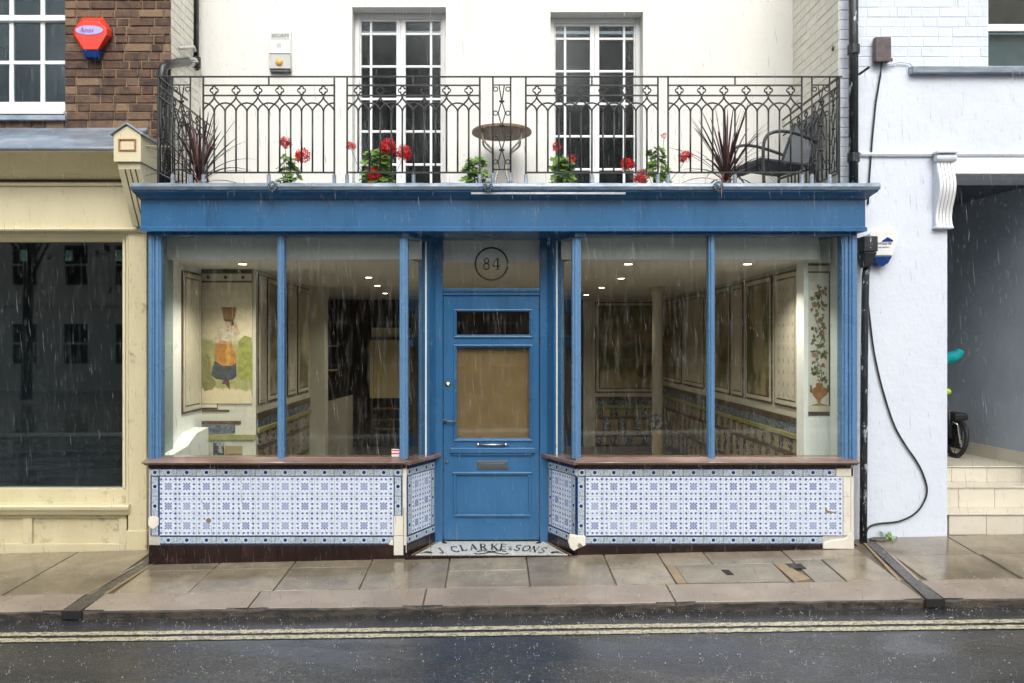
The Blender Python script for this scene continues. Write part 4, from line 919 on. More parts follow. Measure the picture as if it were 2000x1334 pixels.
dado(LW, thLW, 1.22, 3.38, 0.985, False)
# far end: cupboard, shelves, dark slatted unit
cb = MB(); cb.box(X(725, 6.1), X(800, 6.1), 6.1, 6.35, Z(778, 6.1), Z(640, 6.1)); cb = cb.build('cupboard', M['cupboard'], shop, 0.01)
q = MB(); q.box(X(722, 6.0), X(802, 6.0), 6.0, 6.09, Z(664, 6.0), Z(658, 6.0)); q.build('rail', M['dark_wood'], cb)
q = MB(); q.box(X(722, 6.0), X(729, 6.0), 6.02, 6.09, Z(778, 6.0), Z(664, 6.0)); q.build('post', M['cupboard'], cb)
for v in (797, 818, 836):
    q = MB(); q.box(X(731, 6.1), X(800, 6.1), 6.0, 6.3, Z(v + 2, 6.1), Z(v, 6.1)); q.build('shelf', M['wood_table'], cb)
sh = MB(); sh.box(X(632, 5.6), X(676, 5.6), 5.75, 5.8, 0.03, Z(610, 5.6)); sh = sh.build('shelf_unit', M['dark_wood'], shop)
for v in (674, 722):
    q = MB(); q.box(X(633, 5.5), X(654, 5.5), 5.5, 5.75, Z(v + 3, 5.5), Z(v, 5.5)); q.build('shelf', M['cupboard'], sh)
q = MB(); q.hexa([(X(632, 5.0), 5.0, 0.03), (X(677, 5.0), 5.0, 0.03), (X(677, 5.0), 5.5, 0.03), (X(632, 5.0), 5.5, 0.03), (X(632, 5.0), 5.0, Z(787, 5.0)), (X(677, 5.0), 5.0, Z(775, 5.0)), (X(677, 5.0), 5.5, Z(775, 5.0)), (X(632, 5.0), 5.5, Z(787, 5.0))]); q.build('counter', M['wall_in'], sh)
# recessed downlights that are switched on
LP = [(474, 516), (720, 542), (737, 558), (752, 573), (1227, 516), (1213, 544), (1175, 562), (1145, 576), (1460, 516)]
for i, (u, v) in enumerate(LP):
    d = F * (CE - 0.012 - CZ) / (V0 - v); x, y = (u - U0) * d / F, d + CY
    t = thing('ceiling_downlight', 'small round lit downlight recessed in the shop ceiling', 'downlight', (x, y, CE - 0.012), 'lit downlights in the shop ceiling')
    q = MB(); q.lathe([(0.030, CE - 0.009), (0.040, CE - 0.013), (0.043, CE - 0.009), (0.043, CE + 0.004)], (x, y, 0), 16); q.build('trim_ring', M['white'], t, smooth=True)
    q = MB(); q.lathe([(0.0, CE - 0.0142), (0.032, CE - 0.0142), (0.032, CE - 0.008)], (x, y, 0), 16); q.build('bulb', M['lamp'], t)
    l = bpy.data.lights.new('downlight_beam', 'SPOT'); l.energy = 52 if v < 520 else 22; l.color = (1, 0.91, 0.76); l.spot_size = R(130); l.spot_blend = 0.8; l.shadow_soft_size = 0.03
    lo = bpy.data.objects.new('downlight_beam', l); COL.objects.link(lo); lo.parent = t; lo.location = (0, 0, -0.02)
# notice stuck inside the window
q = MB(); q.box(X(765, 0.066), X(780, 0.066), 0.064, 0.0665, Z(892, 0.066), Z(877, 0.066)); st = q.build('window_sticker', M['plas_white'], None); tag(st, 'small white sticker with red stripes low in the shop window', 'sticker')
for v0, v1 in ((878.5, 880.5), (884.5, 887)):
    q = MB(); q.box(X(765, 0.066) + .001, X(780, 0.066) - .001, 0.0630, 0.0642, Z(v1, 0.066), Z(v0, 0.066)); q.build('stripe', M['petal'], st)

# ---- upper floor of the blue shop: rendered wall with two french windows, balcony slab
WY = 1.25
DK = 2.70
HD = Z(16, WY)
wx = [-2.72, X(688, WY), X(871, WY), X(1075, WY), X(1256, WY), 2.80]
q = MB(); q.box(wx[0], wx[1], WY, WY + 0.22, DK, 5.4); q.box(wx[2], wx[3], WY, WY + 0.22, DK, 5.4); q.box(wx[4], wx[5], WY, WY + 0.22, DK, 5.4)
q.box(wx[1], wx[2], WY, WY + 0.22, HD + 0.01, 5.4); q.box(wx[3], wx[4], WY, WY + 0.22, HD - 0.035, 5.4)
q.build('upper_wall', M['render'], shop)
q = MB(); q.box(-2.66, 2.80, -0.02, WY, DK - 0.12, DK); q.build('balcony_slab', M['lead'], shop)
def french(x0, x1, head):
    y = WY + 0.14; t = bpy.data.objects.new('french_window', None); link(t, shop, ((x0 + x1) / 2, y, DK))
    q = MB(); fw = 0.045
    q.box(x0 + .001, x0 + fw, y, y + 0.07, DK, head - .001); q.box(x1 - fw, x1 - .001, y, y + 0.07, DK, head - .001); q.box(x0 + fw, x1 - fw, y, y + 0.07, head - fw * 1.1, head - .001)
    q.build('frame', M['white'], t, 0.004)
    m = (x0 + x1) / 2; a0, a1 = x0 + fw, x1 - fw; b0, b1 = DK + 0.02, head - fw * 1.1 - .002
    hz_ = [b1 - 0.020, b1 - 0.135, b1 - 0.440, b1 - 0.745, b1 - 1.05, b1 - 1.36, b1 - 1.66, b0]
    for s in (0, 1):
        l0, l1 = (a0 + .002, m - .001) if s == 0 else (m + .001, a1 - .002)
        q = MB(); yl = y + 0.012
        q.box(l0, l0 + (0.012 if s == 0 else 0.042), yl, yl + 0.045, b0, b1); q.box(l1 - (0.042 if s == 0 else 0.012), l1, yl, yl + 0.045, b0, b1)
        i0, i1 = l0 + (0.012 if s == 0 else 0.042), l1 - (0.042 if s == 0 else 0.012)
        q.box(i0, i1, yl, yl + 0.045, b1 - 0.02, b1); q.box(i0, i1, yl, yl + 0.045, b0, b0 + 0.16)
        sash = q.build('casement', M['white'], t, 0.003)
        sp_ = i0 + 0.09 if s == 0 else i1 - 0.09
        q = MB(); q.box(sp_ - .011, sp_ + .011, yl + .004, yl + 0.04, b0 + 0.16, b1 - 0.02); q.build('glazing_bar', M['white'], t, 0.003)
        for z in hz_[1:-1]:
            q = MB(); q.box(i0, sp_ - .0115, yl + .006, yl + 0.038, z - .011, z + .011); q.box(sp_ + .0115, i1, yl + .006, yl + 0.038, z - .011, z + .011); q.build('glazing_bar', M['white'], t, 0.003)
        for z1, z0 in zip(hz_, hz_[1:]):
            for c0, c1 in ((i0, sp_), (sp_, i1)):
                q = MB(); q.box(c0 + .004, c1 - .004, yl + .018, yl + .022, z0 + .004, z1 - .004); q.build('pane', M['glass_dark'], t)
    return t
french(wx[1], wx[2], HD + 0.01); french(wx[3], wx[4], HD - 0.035)
q = MB()
for a, b in ((wx[1], wx[2]), (wx[3], wx[4])):
    q.box(a - 0.3, b + 0.3, 3.2, 3.25, DK, 5.2)
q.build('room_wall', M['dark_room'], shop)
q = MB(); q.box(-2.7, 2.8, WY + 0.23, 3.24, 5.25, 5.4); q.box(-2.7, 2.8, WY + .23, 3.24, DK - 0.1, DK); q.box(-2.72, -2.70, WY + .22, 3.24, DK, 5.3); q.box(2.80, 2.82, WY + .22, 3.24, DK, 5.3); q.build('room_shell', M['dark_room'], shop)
# painted brick party walls either side of the balcony
q = MB(); q.box(2.772, 2.90, 0.262, WY, DK, 5.4); pw = q.build('party_wall', M['paintbrick_warm'], shop)
bricks(pw, 'brick', (2.772, WY), -math.pi / 2, 0.0, WY - 0.262, DK + 0.02, 5.15, 0.078, [0.215, 0.215], 0.0045, M['paintbrick_warm'], 0.0055, 0.003)
bricks(pw, 'brick', (2.774, 0.262), 0, 0.0, 0.115, DK + 0.02, 5.15, 0.078, [0.10, 0.215], 0.0045, M['paintbrick'], 0.006, 0.004)
q = MB(); q.box(-2.684, -2.682, 0.57, WY, DK, 5.4); pw2 = q.build('party_wall', M['paintbrick_warm'], shop)
bricks(pw2, 'brick', (-2.682, 0.57), math.pi / 2, 0.0, WY - 0.57, DK + 0.02, 5.15, 0.074, [0.215, 0.1], 0.0045, M['paintbrick_warm'], 0.0055, 0.003)

# ================================================================== BALCONY RAILING
PY = 0.02
rl = thing('balcony_railing', 'black wrought iron balcony railing with pointed arches and quatrefoils', 'railing', (0, PY, 2.836))
def rx_(u): return X(u, PY)
def rv(v): return Z(v, PY)
q = MB(); q.box(rx_(306), rx_(1645), PY - 0.010, PY + 0.010, rv(151.2), rv(148.6)); q.build('top_rail', M['iron'], rl, 0.003)
sB, zA_, zB_, zAp, zS, zBot, zTop = rx_(21.4 + U0), rv(166.7), rv(186.6), rv(201), rv(219), rv(337), rv(150)
def rodmesh(name, path, r, n=6): return MB().tube(path, r, n).mesh(name, M['iron'], True)
bar_me = rodmesh('bar', [(0, 0, zBot), (0, 0, zS)], 0.0070)
q = MB()
for k in range(24):
    pass
zq = (zA_ + zB_) / 2
qp = []
for k in range(4):
    a0 = math.pi / 2 * k; cx_, cz_ = 0.0155 * math.cos(a0), 0.0155 * math.sin(a0)
    for j in range(7):
        a = a0 - R(115) + R(230) * j / 6; qp.append((cx_ + 0.0155 * math.cos(a), 0, zq + cz_ + 0.0155 * math.sin(a)))
quat_me = MB().tube(qp, 0.0056, 6, True).mesh('quatrefoil', M['iron'], True)
q = MB()
for s in (-1, 1):
    og = []
    for j in range(13):
        t_ = j / 12; xx = s * sB * (0.5 - 0.5 * math.cos(math.pi * min(1, t_ * 1.02))) ; og.append((xx, 0, zB_ - 0.004 - (zB_ - 0.004 - zS) * (t_ ** 0.95)))
    q.tube(og, 0.0066, 6)
    q.tube([(s * sB * (1 - math.cos(R(90) * j / 10)), 0.001, zS + (zAp - zS) * math.sin(R(90) * j / 10)) for j in range(11)], 0.0066, 6)
trac_me = q.mesh('tracery', M['iron'], True)
def scroll_mesh(wd):
    q = MB(); h = wd / 2; zs = [rv(v) for v in (166, 198, 245, 293, 331)]; zr = [rv(v) for v in (174, 221, 269, 316)]
    for s in (-1, 1):
        P = [(s * h * 0.30, 0, zs[0])]
        for i in range(4):
            if i: P.append((s * h * 0.02, 0, zs[i]))
            P.append((s * h * 0.40, 0, zr[i])) if i else None
        P.append((s * h * 0.28, 0, zs[4]))
        P2 = []
        for a, b in zip(P, P[1:]):
            for j in range(5): P2.append(tuple(a[k] + (b[k] - a[k]) * j / 5 for k in range(3)))
        q.tube(P2 + [P[-1]], 0.0048, 6)
        for z in zr: q.tube([(s * h * 0.70 + 0.0165 * math.cos(2 * math.pi * k / 14), 0, z + 0.0165 * math.sin(2 * math.pi * k / 14)) for k in range(14)], 0.0045, 6, True)
        q.tube([(s * h, 0, rv(337)), (s * h, 0, zTop)], 0.0065, 6)
    for z in zs[1:4]:
        q.ball((0, 0, z), 0.014, 0.014, 0.012, 8, 6); q.ball((-0.013, 0, z), 0.009, 0.009, 0.009, 7, 5); q.ball((0.013, 0, z), 0.009, 0.009, 0.009, 7, 5)
    q.tube([(-h, 0, zs[0]), (h, 0, zs[0])], 0.005, 6); q.tube([(-h, 0, zs[4]), (h, 0, zs[4])], 0.006, 6)
    return q.mesh('scroll_panel', M['iron'], True)
sc_me = scroll_mesh(rx_(997.5) - rx_(962.8))
socket_me = MB().pz([(0.015 * math.cos(R(45 * k + 22.5)), 0.015 * math.sin(R(45 * k + 22.5))) for k in range(8)], 2.83, rv(341)).mesh('socket', M['lead'])
def gothic(u0, u1):
    x0, x1 = rx_(u0), rx_(u1); c = (x0 + x1) / 2
    t = bpy.data.objects.new('arch_panel', None); link(t, rl, (c, PY, 2.836))
    q = MB(); w_ = x1 - x0
    for z, hh in ((zA_, 0.005), (zB_, 0.005), (zBot, 0.006)): q.box(x0, x1, PY - 0.007, PY + 0.007, z - hh, z + hh)
    q.tube([(x0, PY, 2.84), (x0, PY, zTop)], 0.0075, 6); q.tube([(x1, PY, 2.84), (x1, PY, zTop)], 0.0075, 6); q.tube([(c, PY, zA_), (c, PY, zTop)], 0.0065, 6); q.tube([(c, PY, 2.84), (c, PY, zBot)], 0.0065, 6)
    q.build('rails', M['iron'], t, 0.0)
    s = w_ / 12
    for k in range(1, 12): inst('bar', bar_me, t, (x0 + s * k, PY, 0))
    for k in range(1, 12, 2):
        inst('quatrefoil', quat_me, t, (x0 + s * k, PY, 0)); inst('tracery', trac_me, t, (x0 + s * k, PY, 0)).scale = (s / sB, 1, 1)
    for x in (x0, c, x1): inst('socket', socket_me, t, (x, PY, 0))
for a, b in ((397, 653), (678, 937), (1027, 1285), (1305, 1566)): gothic(a, b)
for u in (980, 354.5, 1603):
    inst('scroll_panel', sc_me, rl, (rx_(u), PY, 0))
    for s in (-17.4, 17.4): inst('socket', socket_me, rl, (rx_(u + s), PY, 0))
for xx in (rx_(309), rx_(1639)):
    q = MB(); q.tube([(xx, PY, 2.84), (xx, PY, zTop)], 0.009, 8); q.box(xx - 0.008, xx + 0.008, PY, WY - 0.01 if xx > 0 else 0.62, zTop - 0.006, zTop + 0.006); q.build('corner_post', M['iron'], rl)
    ye = (WY - 0.02) if xx > 0 else 1.20
    q = MB(); L = ye - PY
    for z, hh in ((zA_, 0.005), (zB_, 0.005), (zBot, 0.006)): q.box(xx - 0.006, xx + 0.006, PY + 0.01, ye, z - hh, z + hh)
    ret = q.build('return_panel', M['iron'], rl)
    s = 0.0845; n = int((L - 0.32) / s); n -= n % 2
    for k in range(n + 1):
        inst('bar', bar_me, ret, (xx, PY + 0.24 + s * k, 0))
        if k % 2 == 1:
            inst('quatrefoil', quat_me, ret, (xx, PY + 0.24 + s * k, 0), R(90)); inst('tracery', trac_me, ret, (xx, PY + 0.24 + s * k, 0), R(90))
    inst('scroll_panel', sc_me, ret, (xx, PY + 0.11, 0), R(90))

# ================================================================== CREAM SHOP NEXT DOOR
cs = thing('cream_shop_building', 'cream painted shopfront with brown brick upper floor and white sash window', 'shop', (-4.0, 0.5, -0.08))
BY = 0.55
XW = -6.2
bx0 = X(333, BY)                                        # corner of the brickwork
wj = X(134, BY + 0.06)
q = MB(); q.box(wj, bx0 - 0.012, BY + 0.010, BY + 0.3, 2.7, 5.5); q.box(XW, wj, BY + 0.010, BY + 0.3, 3.30, Z(236, BY)); q.box(bx0 - 0.14, bx0 - 0.03, BY + 0.31, WY + 0.3, 2.9, 5.5)
bw = q.build('brick_wall', M['mortar'], cs)
bricks(bw, 'brick', (0, BY + 0.010), 0, wj, bx0, 3.34, 5.05, 0.0712, [0.198, 0.094, 0.198, 0.205, 0.094], 0.010, M['brick'], 0.010, 0.009)
bricks(bw, 'brick', (0, BY + 0.010), 0, -5.0, wj - 0.005, 3.34, Z(243, BY), 0.0712, [0.205, 0.098], 0.012, M['brick'], 0.009, 0.006)
# sash window
sw = bpy.data.objects.new('sash_window', None); link(sw, cs, (-4.0, BY, 3.6))
SY = BY + 0.05
def S(u): return X(u, SY)
def T(v): return Z(v, SY)
q = MB(); q.box(-5.6, S(133), SY - 0.05, SY + 0.10, T(220), T(203)); q.box(-5.6, S(137), BY - 0.055, BY + 0.02, Z(226, BY), Z(219, BY)); q.build('sill', M['white'], sw, 0.004)
q = MB(); q.box(-5.6, S(138), BY - 0.045, BY + 0.03, Z(237, BY), Z(227, BY) ); q.build('stone_sill', M['lead'], sw, 0.004)
q = MB(); q.box(-5.6, S(133), SY, SY + 0.05, T(203), T(199)); q.box(-5.6, S(133), SY - 0.02, SY + 0.05, T(42), T(31)); q.build('sash_rail', M['white'], sw, 0.003)
q = MB(); q.box(-5.6, S(133), SY + .005, SY + 0.04, T(125), T(118)); q.build('glazing_bar', M['white'], sw, 0.003)
for u in (21, 82, -43, -108):
    q = MB(); q.box(S(u - 4.2), S(u + 4.2), SY + .008, SY + 0.038, T(199), T(42)); q.box(S(u - 4.2), S(u + 4.2), SY + .008, SY + 0.038, T(31), 5.3); q.build('glazing_bar', M['white'], sw, 0.003)
us = [-108, -43, 21, 82, 133]
for a, b in zip(us, us[1:]):
    for v0, v1 in ((121, 199), (42, 121), (-110, 31)):
        q = MB(); q.box(S(a) + .006, S(b) - .006, SY + .02, SY + .024, T(v1) + .005, T(v0) - .005); q.build('pane', M['glass_dark'], sw)
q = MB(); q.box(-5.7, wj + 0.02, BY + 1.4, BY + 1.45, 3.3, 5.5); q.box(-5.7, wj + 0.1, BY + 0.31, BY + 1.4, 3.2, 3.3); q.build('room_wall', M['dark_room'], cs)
# lead roof, cornice, fascia
q = MB(); q.px([(0.045, 3.118), (0.040, 3.135), (0.06, 3.150), (0.56, 3.425), (0.56, 3.39), (0.06, 3.118)], XW, -2.86); q.build('lead_roof', M['lead'], cs, 0.006)
q = MB(); q.px([(0.06, 3.119), (0.06, 3.108), (0.10, 3.098), (0.18, 3.065), (0.27, 3.010), (0.315, 2.985), (0.325, 2.968), (0.365, 2.957), (0.56, 2.957), (0.56, 3.119)], XW, -2.86); q.build('cornice', M['cream'], cs, 0.002)
q = MB(); q.box(XW, -2.86, 0.385, 0.5, 2.930, 2.957); q.build('shadow_gap', M['dark_wood'], cs)
q = MB(); q.box(XW, -2.86, 0.372, 0.5, 2.902, 2.930); q.box(XW, -2.86, 0.39, 0.5, 2.56, 2.905); q.build('fascia', M['cream'], cs, 0.004)
q = MB(); q.px([(0.36, 2.535), (0.35, 2.548), (0.365, 2.560), (0.40, 2.565), (0.52, 2.565), (0.52, 2.46), (0.47, 2.46), (0.44, 2.49), (0.41, 2.515)], XW, -2.80); q.build('fascia_ledge', M['cream'], cs, 0.002)
# pilaster and bracket
q = MB(); q.box(X(250, 0.40), X(286, 0.40), 0.40, 0.62, gz(-2.9, .4) - 0.03, 2.53); q.box(X(247, 0.40), X(287.5, 0.40), 0.39, 0.62, gz(-2.9, .4) - 0.03, 0.10); q.build('pilaster', M['cream_low'], cs, 0.006)
bk = MB(); b0, b1 = -2.905, -2.695
bk.py([(b0, 3.020), (b1, 3.020), (b1, 3.235), ((b0 + b1) / 2, 3.300), (b0, 3.235)], 0.02, 0.56); bk = bk.build('bracket', M['cream'], cs, 0.004)
q = MB(); m_ = (b0 + b1) / 2
for s in (-1, 1):
    a = [(m_ - 0.0 * s, 3.306), (m_ + s * 0.125, 3.222), (m_ + s * 0.125, 3.236), (m_, 3.322)]
    q.py(a, 0.0, 0.57)
q.build('lead_cap', M['lead'], bk, 0.002)
q = MB()
for (u0, u1, v0, v1) in ((231, 265, 271, 273.2), (231, 265, 292, 294.2), (231, 234, 273.2, 292), (262, 265, 273.2, 292)):
    q.box(X(u0, .012), X(u1, .012), 0.010, 0.021, Z(v1, .012), Z(v0, .012))
q.build('panel_moulding', mat('terracotta_paint', (0.36, 0.15, 0.07), 0.4), bk)
prof = [(0.045, 3.019), (0.055, 2.97), (0.10, 2.90), (0.16, 2.80), (0.22, 2.70), (0.275, 2.62), (0.31, 2.565), (0.40, 2.565), (0.40, 3.019)]
q = MB(); q.px(prof, b0 + 0.02, b1 - 0.015); q.build('scroll', M['cream'], bk, 0.003)
fp = prof[:7]
for i in range(3):
    xx = b0 + 0.068 + i * 0.040; q = MB()
    for a, b in zip(fp[1:], fp[2:]):
        q.hexa([(xx, a[0] - .002, a[1]), (xx + .009, a[0] - .002, a[1]), (xx + .009, a[0] + .01, a[1]), (xx, a[0] + .01, a[1]), (xx, b[0] - .002, b[1]), (xx + .009, b[0] - .002, b[1]), (xx + .009, b[0] + .01, b[1]), (xx, b[0] + .01, b[1])])
    q.build('flute', mat('flute_brown', (0.075, 0.035, 0.025), 0.5) if i == 0 else bpy.data.materials['flute_brown'], bk)
q = MB(); q.tube([(b1, 0.10, 3.16), (X(345, 0.45), 0.46, Z(287, 0.46))], 0.006, 6); q.build('conduit', M['cream'], bk)
# shop window: frame, big pane, sill and panelled stall board
CG = 0.52
q = MB(); q.box(X(241, 0.47), X(247, 0.47), 0.45, 0.56, Z(953, .47), 2.50); q.box(X(247, .43), X(251, .43), 0.42, 0.56, Z(990, .45), 2.52); q.build('window_frame', M['cream'], cs, 0.004)
q = MB(); q.box(XW, X(241, CG), CG, CG + 0.006, Z(956, CG), 2.49); q.build('window_pane', M['glass_street'], cs)
q = MB(); q.box(XW, X(247, 0.46), 0.46, 0.58, Z(986, .46), Z(954, .46)); q.build('bottom_rail', M['cream_low'], cs, 0.005)
q = MB(); q.px([(0.36, Z(996, .36)), (0.352, Z(990, .36)), (0.365, Z(986, .36)), (0.46, Z(983, .44)), (0.50, Z(983, .44)), (0.50, Z(1006, .40)), (0.40, Z(1006, .40)), (0.38, Z(1000, .38))], XW, X(251, .36)); q.build('sill', M['cream'], cs, 0.003)
q = MB(); q.box(XW, X(247, .47), 0.465, 0.56, -0.20, Z(1003, .46)); q.build('stall_board', M['cream_low'], cs)
q = MB()
q.box(XW, X(247, .45), 0.440, 0.464, -0.17, Z(1062, .44)); q.box(XW, X(247, .45), 0.440, 0.464, Z(1012, .44), Z(1004, .44))
for u0, u1 in ((44, 62), (232, 247), (-160, -142)): q.box(X(u0, .44), X(u1, .44), 0.4405, 0.4635, Z(1062, .44), Z(1012, .44))
q.build('stall_framing', M['cream_low'], cs, 0.004)
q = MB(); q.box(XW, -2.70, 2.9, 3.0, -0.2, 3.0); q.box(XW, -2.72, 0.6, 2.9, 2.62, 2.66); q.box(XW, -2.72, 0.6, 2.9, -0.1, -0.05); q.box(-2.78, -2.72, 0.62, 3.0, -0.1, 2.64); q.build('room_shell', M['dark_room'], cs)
for u in (46, 135, 232):
    q = MB(); q.box(X(u - 7, .54), X(u + 7, .54), 0.54, 0.545, Z(510, .54), Z(488, .54)); o = q.build('window_card', mat('pale_card', (0.25, 0.28, 0.25), 0.6) if u == 46 else bpy.data.materials['pale_card'], cs)

# ================================================================== WHITE HOUSE WITH PASSAGE
wh = thing('white_house', 'white stuccoed house with painted brick upper storey and an open tiled passage', 'house', (3.9, 0.4, 0.05))
HY = 0.25
def H(u): return X(u, HY)
def K(v): return Z(v, HY)
pj = H(1850)
q = MB(); q.pz([(2.86, HY), (pj, HY), (pj, 0.75), (2.86, 0.75)], -0.15, K(146)); q.box(pj, 7, HY, 0.75, K(338), K(146)); q.box(2.86, H(1932), HY + 0.012, 0.75, K(146), 5.5); q.box(H(1932), 7, HY + 0.012, 0.75, K(146), K(136))
q.build('wall', M['stucco'], wh)
q = MB(); q.box(2.875, H(1931), HY + 0.0135, HY + 0.05, K(128), 5.4); pb = q.build('brick_facing', M['paintbrick'], wh)
bricks(pb, 'brick', (0, HY + 0.0135), 0, 2.88, H(1931), K(130), 5.05, 0.079, [0.225, 0.108, 0.225], 0.0045, M['paintbrick'], 0.0045, 0.003)
q = MB(); q.px([(HY - 0.06, K(146)), (HY - 0.065, K(134)), (HY + .02, K(131)), (HY + 0.02, K(147))], H(1775), 7); q.build('ledge', M['lead'], wh, 0.004)
q = MB(); q.px([(HY - 0.020, K(306)), (HY - 0.028, K(302)), (HY - 0.022, K(299)), (HY + .01, K(297)), (HY + .01, K(308))], 2.93, 7); q.build('string_course', M['stucco'], wh, 0.003)
q = MB(); q.box(H(1857), 7, HY - 0.02, HY + 0.01, K(337), K(309)); q.box(H(1857), 7, HY - 0.03, HY + 0.01, K(341), K(336)); q.build('lintel_moulding', M['white'], wh, 0.004)
# upper window
q = MB(); q.box(H(1932), 7, HY + 0.06, HY + 0.11, K(55), K(41)); q.box(H(1930), H(1933), HY + 0.05, HY + 0.12, K(136), 5.4); wf = q.build('window_frame', M['white'], wh, 0.004)
for v0, v1, c in ((-200, 41, (0.22, 0.12, 0.075)), (55, 136, (0.42, 0.37, 0.33))):
    q = MB(); q.box(H(1933), 7, HY + 0.082, HY + 0.087, K(v1), K(v0)); q.build('pane', M['glass_dark'], wf)
    q = MB(); q.box(H(1933), 7, HY + 0.13, HY + 0.14, K(v1), K(v0)); q.build('blind', mat('window_blind_%d' % abs(v0), c, 0.7, tuple(k * 0.8 for k in c), 5), wf)
# scrolled bracket
cbk = MB(); c0, c1 = H(1822), H(1855)
pr = []
for i in range(21):
    f = i / 20; zz = K(318) + (K(445) - K(318)) * f; pr.append((HY - 0.045 - 0.055 * math.sin(math.pi * (f * 1.15 + 0.05)) ** 2 + 0.02 * f, zz))
cbk.px([(HY + .01, K(318))] + pr + [(HY + 0.01, K(445))], c0, c1); cbk = cbk.build('bracket', M['stucco'], wh)
q = MB()
for i in range(5):
    a = c0 + (c1 - c0) * (i + 0.14) / 5; b = c0 + (c1 - c0) * (i + 0.86) / 5
    for (y0, z0), (y1, z1) in zip(pr, pr[1:]):
        q.hexa([(a, y0 - .009, z0), (b, y0 - .009, z0), (b, y0 + .01, z0), (a, y0 + .01, z0), (a, y1 - .009, z1), (b, y1 - .009, z1), (b, y1 + .01, z1), (a, y1 + .01, z1)])
q.build('ridges', M['white'], cbk)
q = MB(); q.lathe([(0.0, c0 - 0.012), (0.028, c0 - 0.012), (0.032, c0), (0.032, c1), (0.028, c1 + 0.012), (0.0, c1 + 0.012)], (0, 0, 0), 16)
q.v = [(z, HY - 0.055 + x, K(312) + y) for x, y, z in q.v]; q.build('volute', M['stucco'], cbk, smooth=False)
q = MB(); q.box(c0 - 0.02, c1 + 0.015, HY - 0.10, HY + 0.005, K(304), K(299)); q.box(c0 - 0.008, c1 + 0.006, HY - 0.05, HY + .005, K(448), K(443)); q.build('cap', M['stucco'], cbk, 0.006)
# passage: walls, ceiling, steps of beige tile
q = MB(); q.pz([(pj - 0.2, 0.74), (pj, 0.74), (pj, 4.2), (pj - 0.2, 4.2)], 0.0, 3.9); q.box(pj - 0.2, 5.6, 4.2, 4.3, 0, 3.9); q.pz([(4.62, 0.26), (4.70, 0.26), (4.70, 4.3), (4.25, 4.3), (4.30, 4.2)], 0.0, 2.97); q.pz([(4.62, 0.76), (4.70, 0.76), (4.70, 4.3), (4.25, 4.3), (4.30, 4.2)], 2.975, 3.9)
q.build('passage_wall', M['passage'], wh); q = MB(); q.box(pj - .2, 5, 0.76, 4.25, 3.9, 3.95); q.build('passage_ceiling', M['passage'], wh)
LZ = 0.578
steps = [(0.28, 0.50, 0.263), (0.50, 0.72, 0.441), (0.72, 4.2, LZ)]
zb = -0.05
for i, (y0, y1, zt) in enumerate(steps):
    xs0 = H(1858) if i < 2 else pj + 0.001
    q = MB(); q.box(xs0 if i == 0 else pj + .001, 4.63, y0 + 0.012, y1 + 0.02, zb - 0.02, zt - 0.010); stp = q.build('step', M['grout'], wh)
    x = xs0 - (0.10 if i == 1 else 0.0); k = 0
    z0 = gz(3.9, .28) - 0.01 if i == 0 else steps[i - 1][2]
    while x < 4.6:
        L = 0.30; a, b = max(x, pj + 0.006), min(x + L, 4.62)
        if b - a > 0.03: inst('tile', tilemesh(b - a - .003, zt - 0.012 - z0, 0.010, 0.001, M['step_tile'], 'tile'), stp, ((a + b) / 2, y0 + 0.012, (zt - 0.012 + z0) / 2))
        x += L
    x = pj
    while x < 4.6:
        L = 0.30; a, b = x + .002, min(x + L, 4.62) - .002; yy = y0 - 0.012; ye = min(y1, y0 + 0.9)
        q = MB(); q.box(a, b, yy, ye, zt - 0.010, zt + 0.0); q.build('tread_tile', M['step_tile'], stp, 0.002); x += L
    zb = zt - 0.05
q = MB(); q.box(pj, 4.7, 1.60, 4.2, LZ - 0.02, LZ + 0.002); q.build('passage_floor', M['step_tile'], wh)
for i in range(9):
    y0 = 0.74 + i * 0.36; f = lambda y: 4.62 + (4.30 - 4.62) * (y - 0.26) / (4.2 - 0.26)
    q = MB(); q.pz([(f(y0) - .012, y0 + .002), (f(y0 + .36) - .012, y0 + .358), (f(y0 + .36) - .001, y0 + .358), (f(y0) - .001, y0 + .002)], LZ, LZ + 0.11); q.build('skirting_tile', M['step_tile'], wh)
q = MB(); q.box(4.585, 4.615, 0.30, 0.735, 0.25, 0.55); q.build('skirting_tile', M['step_tile'], wh)

# ================================================================== PIPES, BOXES, CABLES
t = thing('downpipe', 'glossy black downpipe bending round the brown brick corner', 'downpipe', (-2.66, 0.45, 2.7))
DYp = 0.46
pth = [(X(383, 1.15), 1.12, 5.3), (X(383, 1.15), 1.12, Z(135, 1.12)), (X(381, 1.1), 1.10, Z(124, 1.1)), (X(372, 1.0), 1.0, Z(120, 1.0)), (X(348, .72), 0.72, Z(122, .72)), (X(328, .50), 0.50, Z(126, .5)), (X(319, .46), .46, Z(133, .46)), (X(316, .46), .46, Z(150, .46)), (X(315.5, .46), .46, 2.62)]
q = MB(); q.tube(pth, 0.036, 12); pp = q.build('pipe', M['pipe'], t, smooth=True)
q = MB(); q.tube([(X(379, 1.1) , 1.09, Z(121, 1.09)), (X(366, .95), 0.93, Z(121.5, .95))], 0.043, 12); q.build('collar', M['plas_grey'], t, smooth=False)
q = MB(); q.tube([(X(383, 1.12), 1.12, Z(133, 1.12)), (X(383, 1.12), 1.12, Z(112, 1.12))], 0.042, 12); q.build('collar', M['pipe'], t, smooth=False)
q = MB(); q.tube([(X(326, .47), .50, 5.0), (X(326, .5), .50, 2.62)], 0.03, 8); q.v = [(x, y, min(z, Z(150, .5))) for x, y, z in q.v]; q.build('waste_pipe', M['pipe'], t, smooth=True)
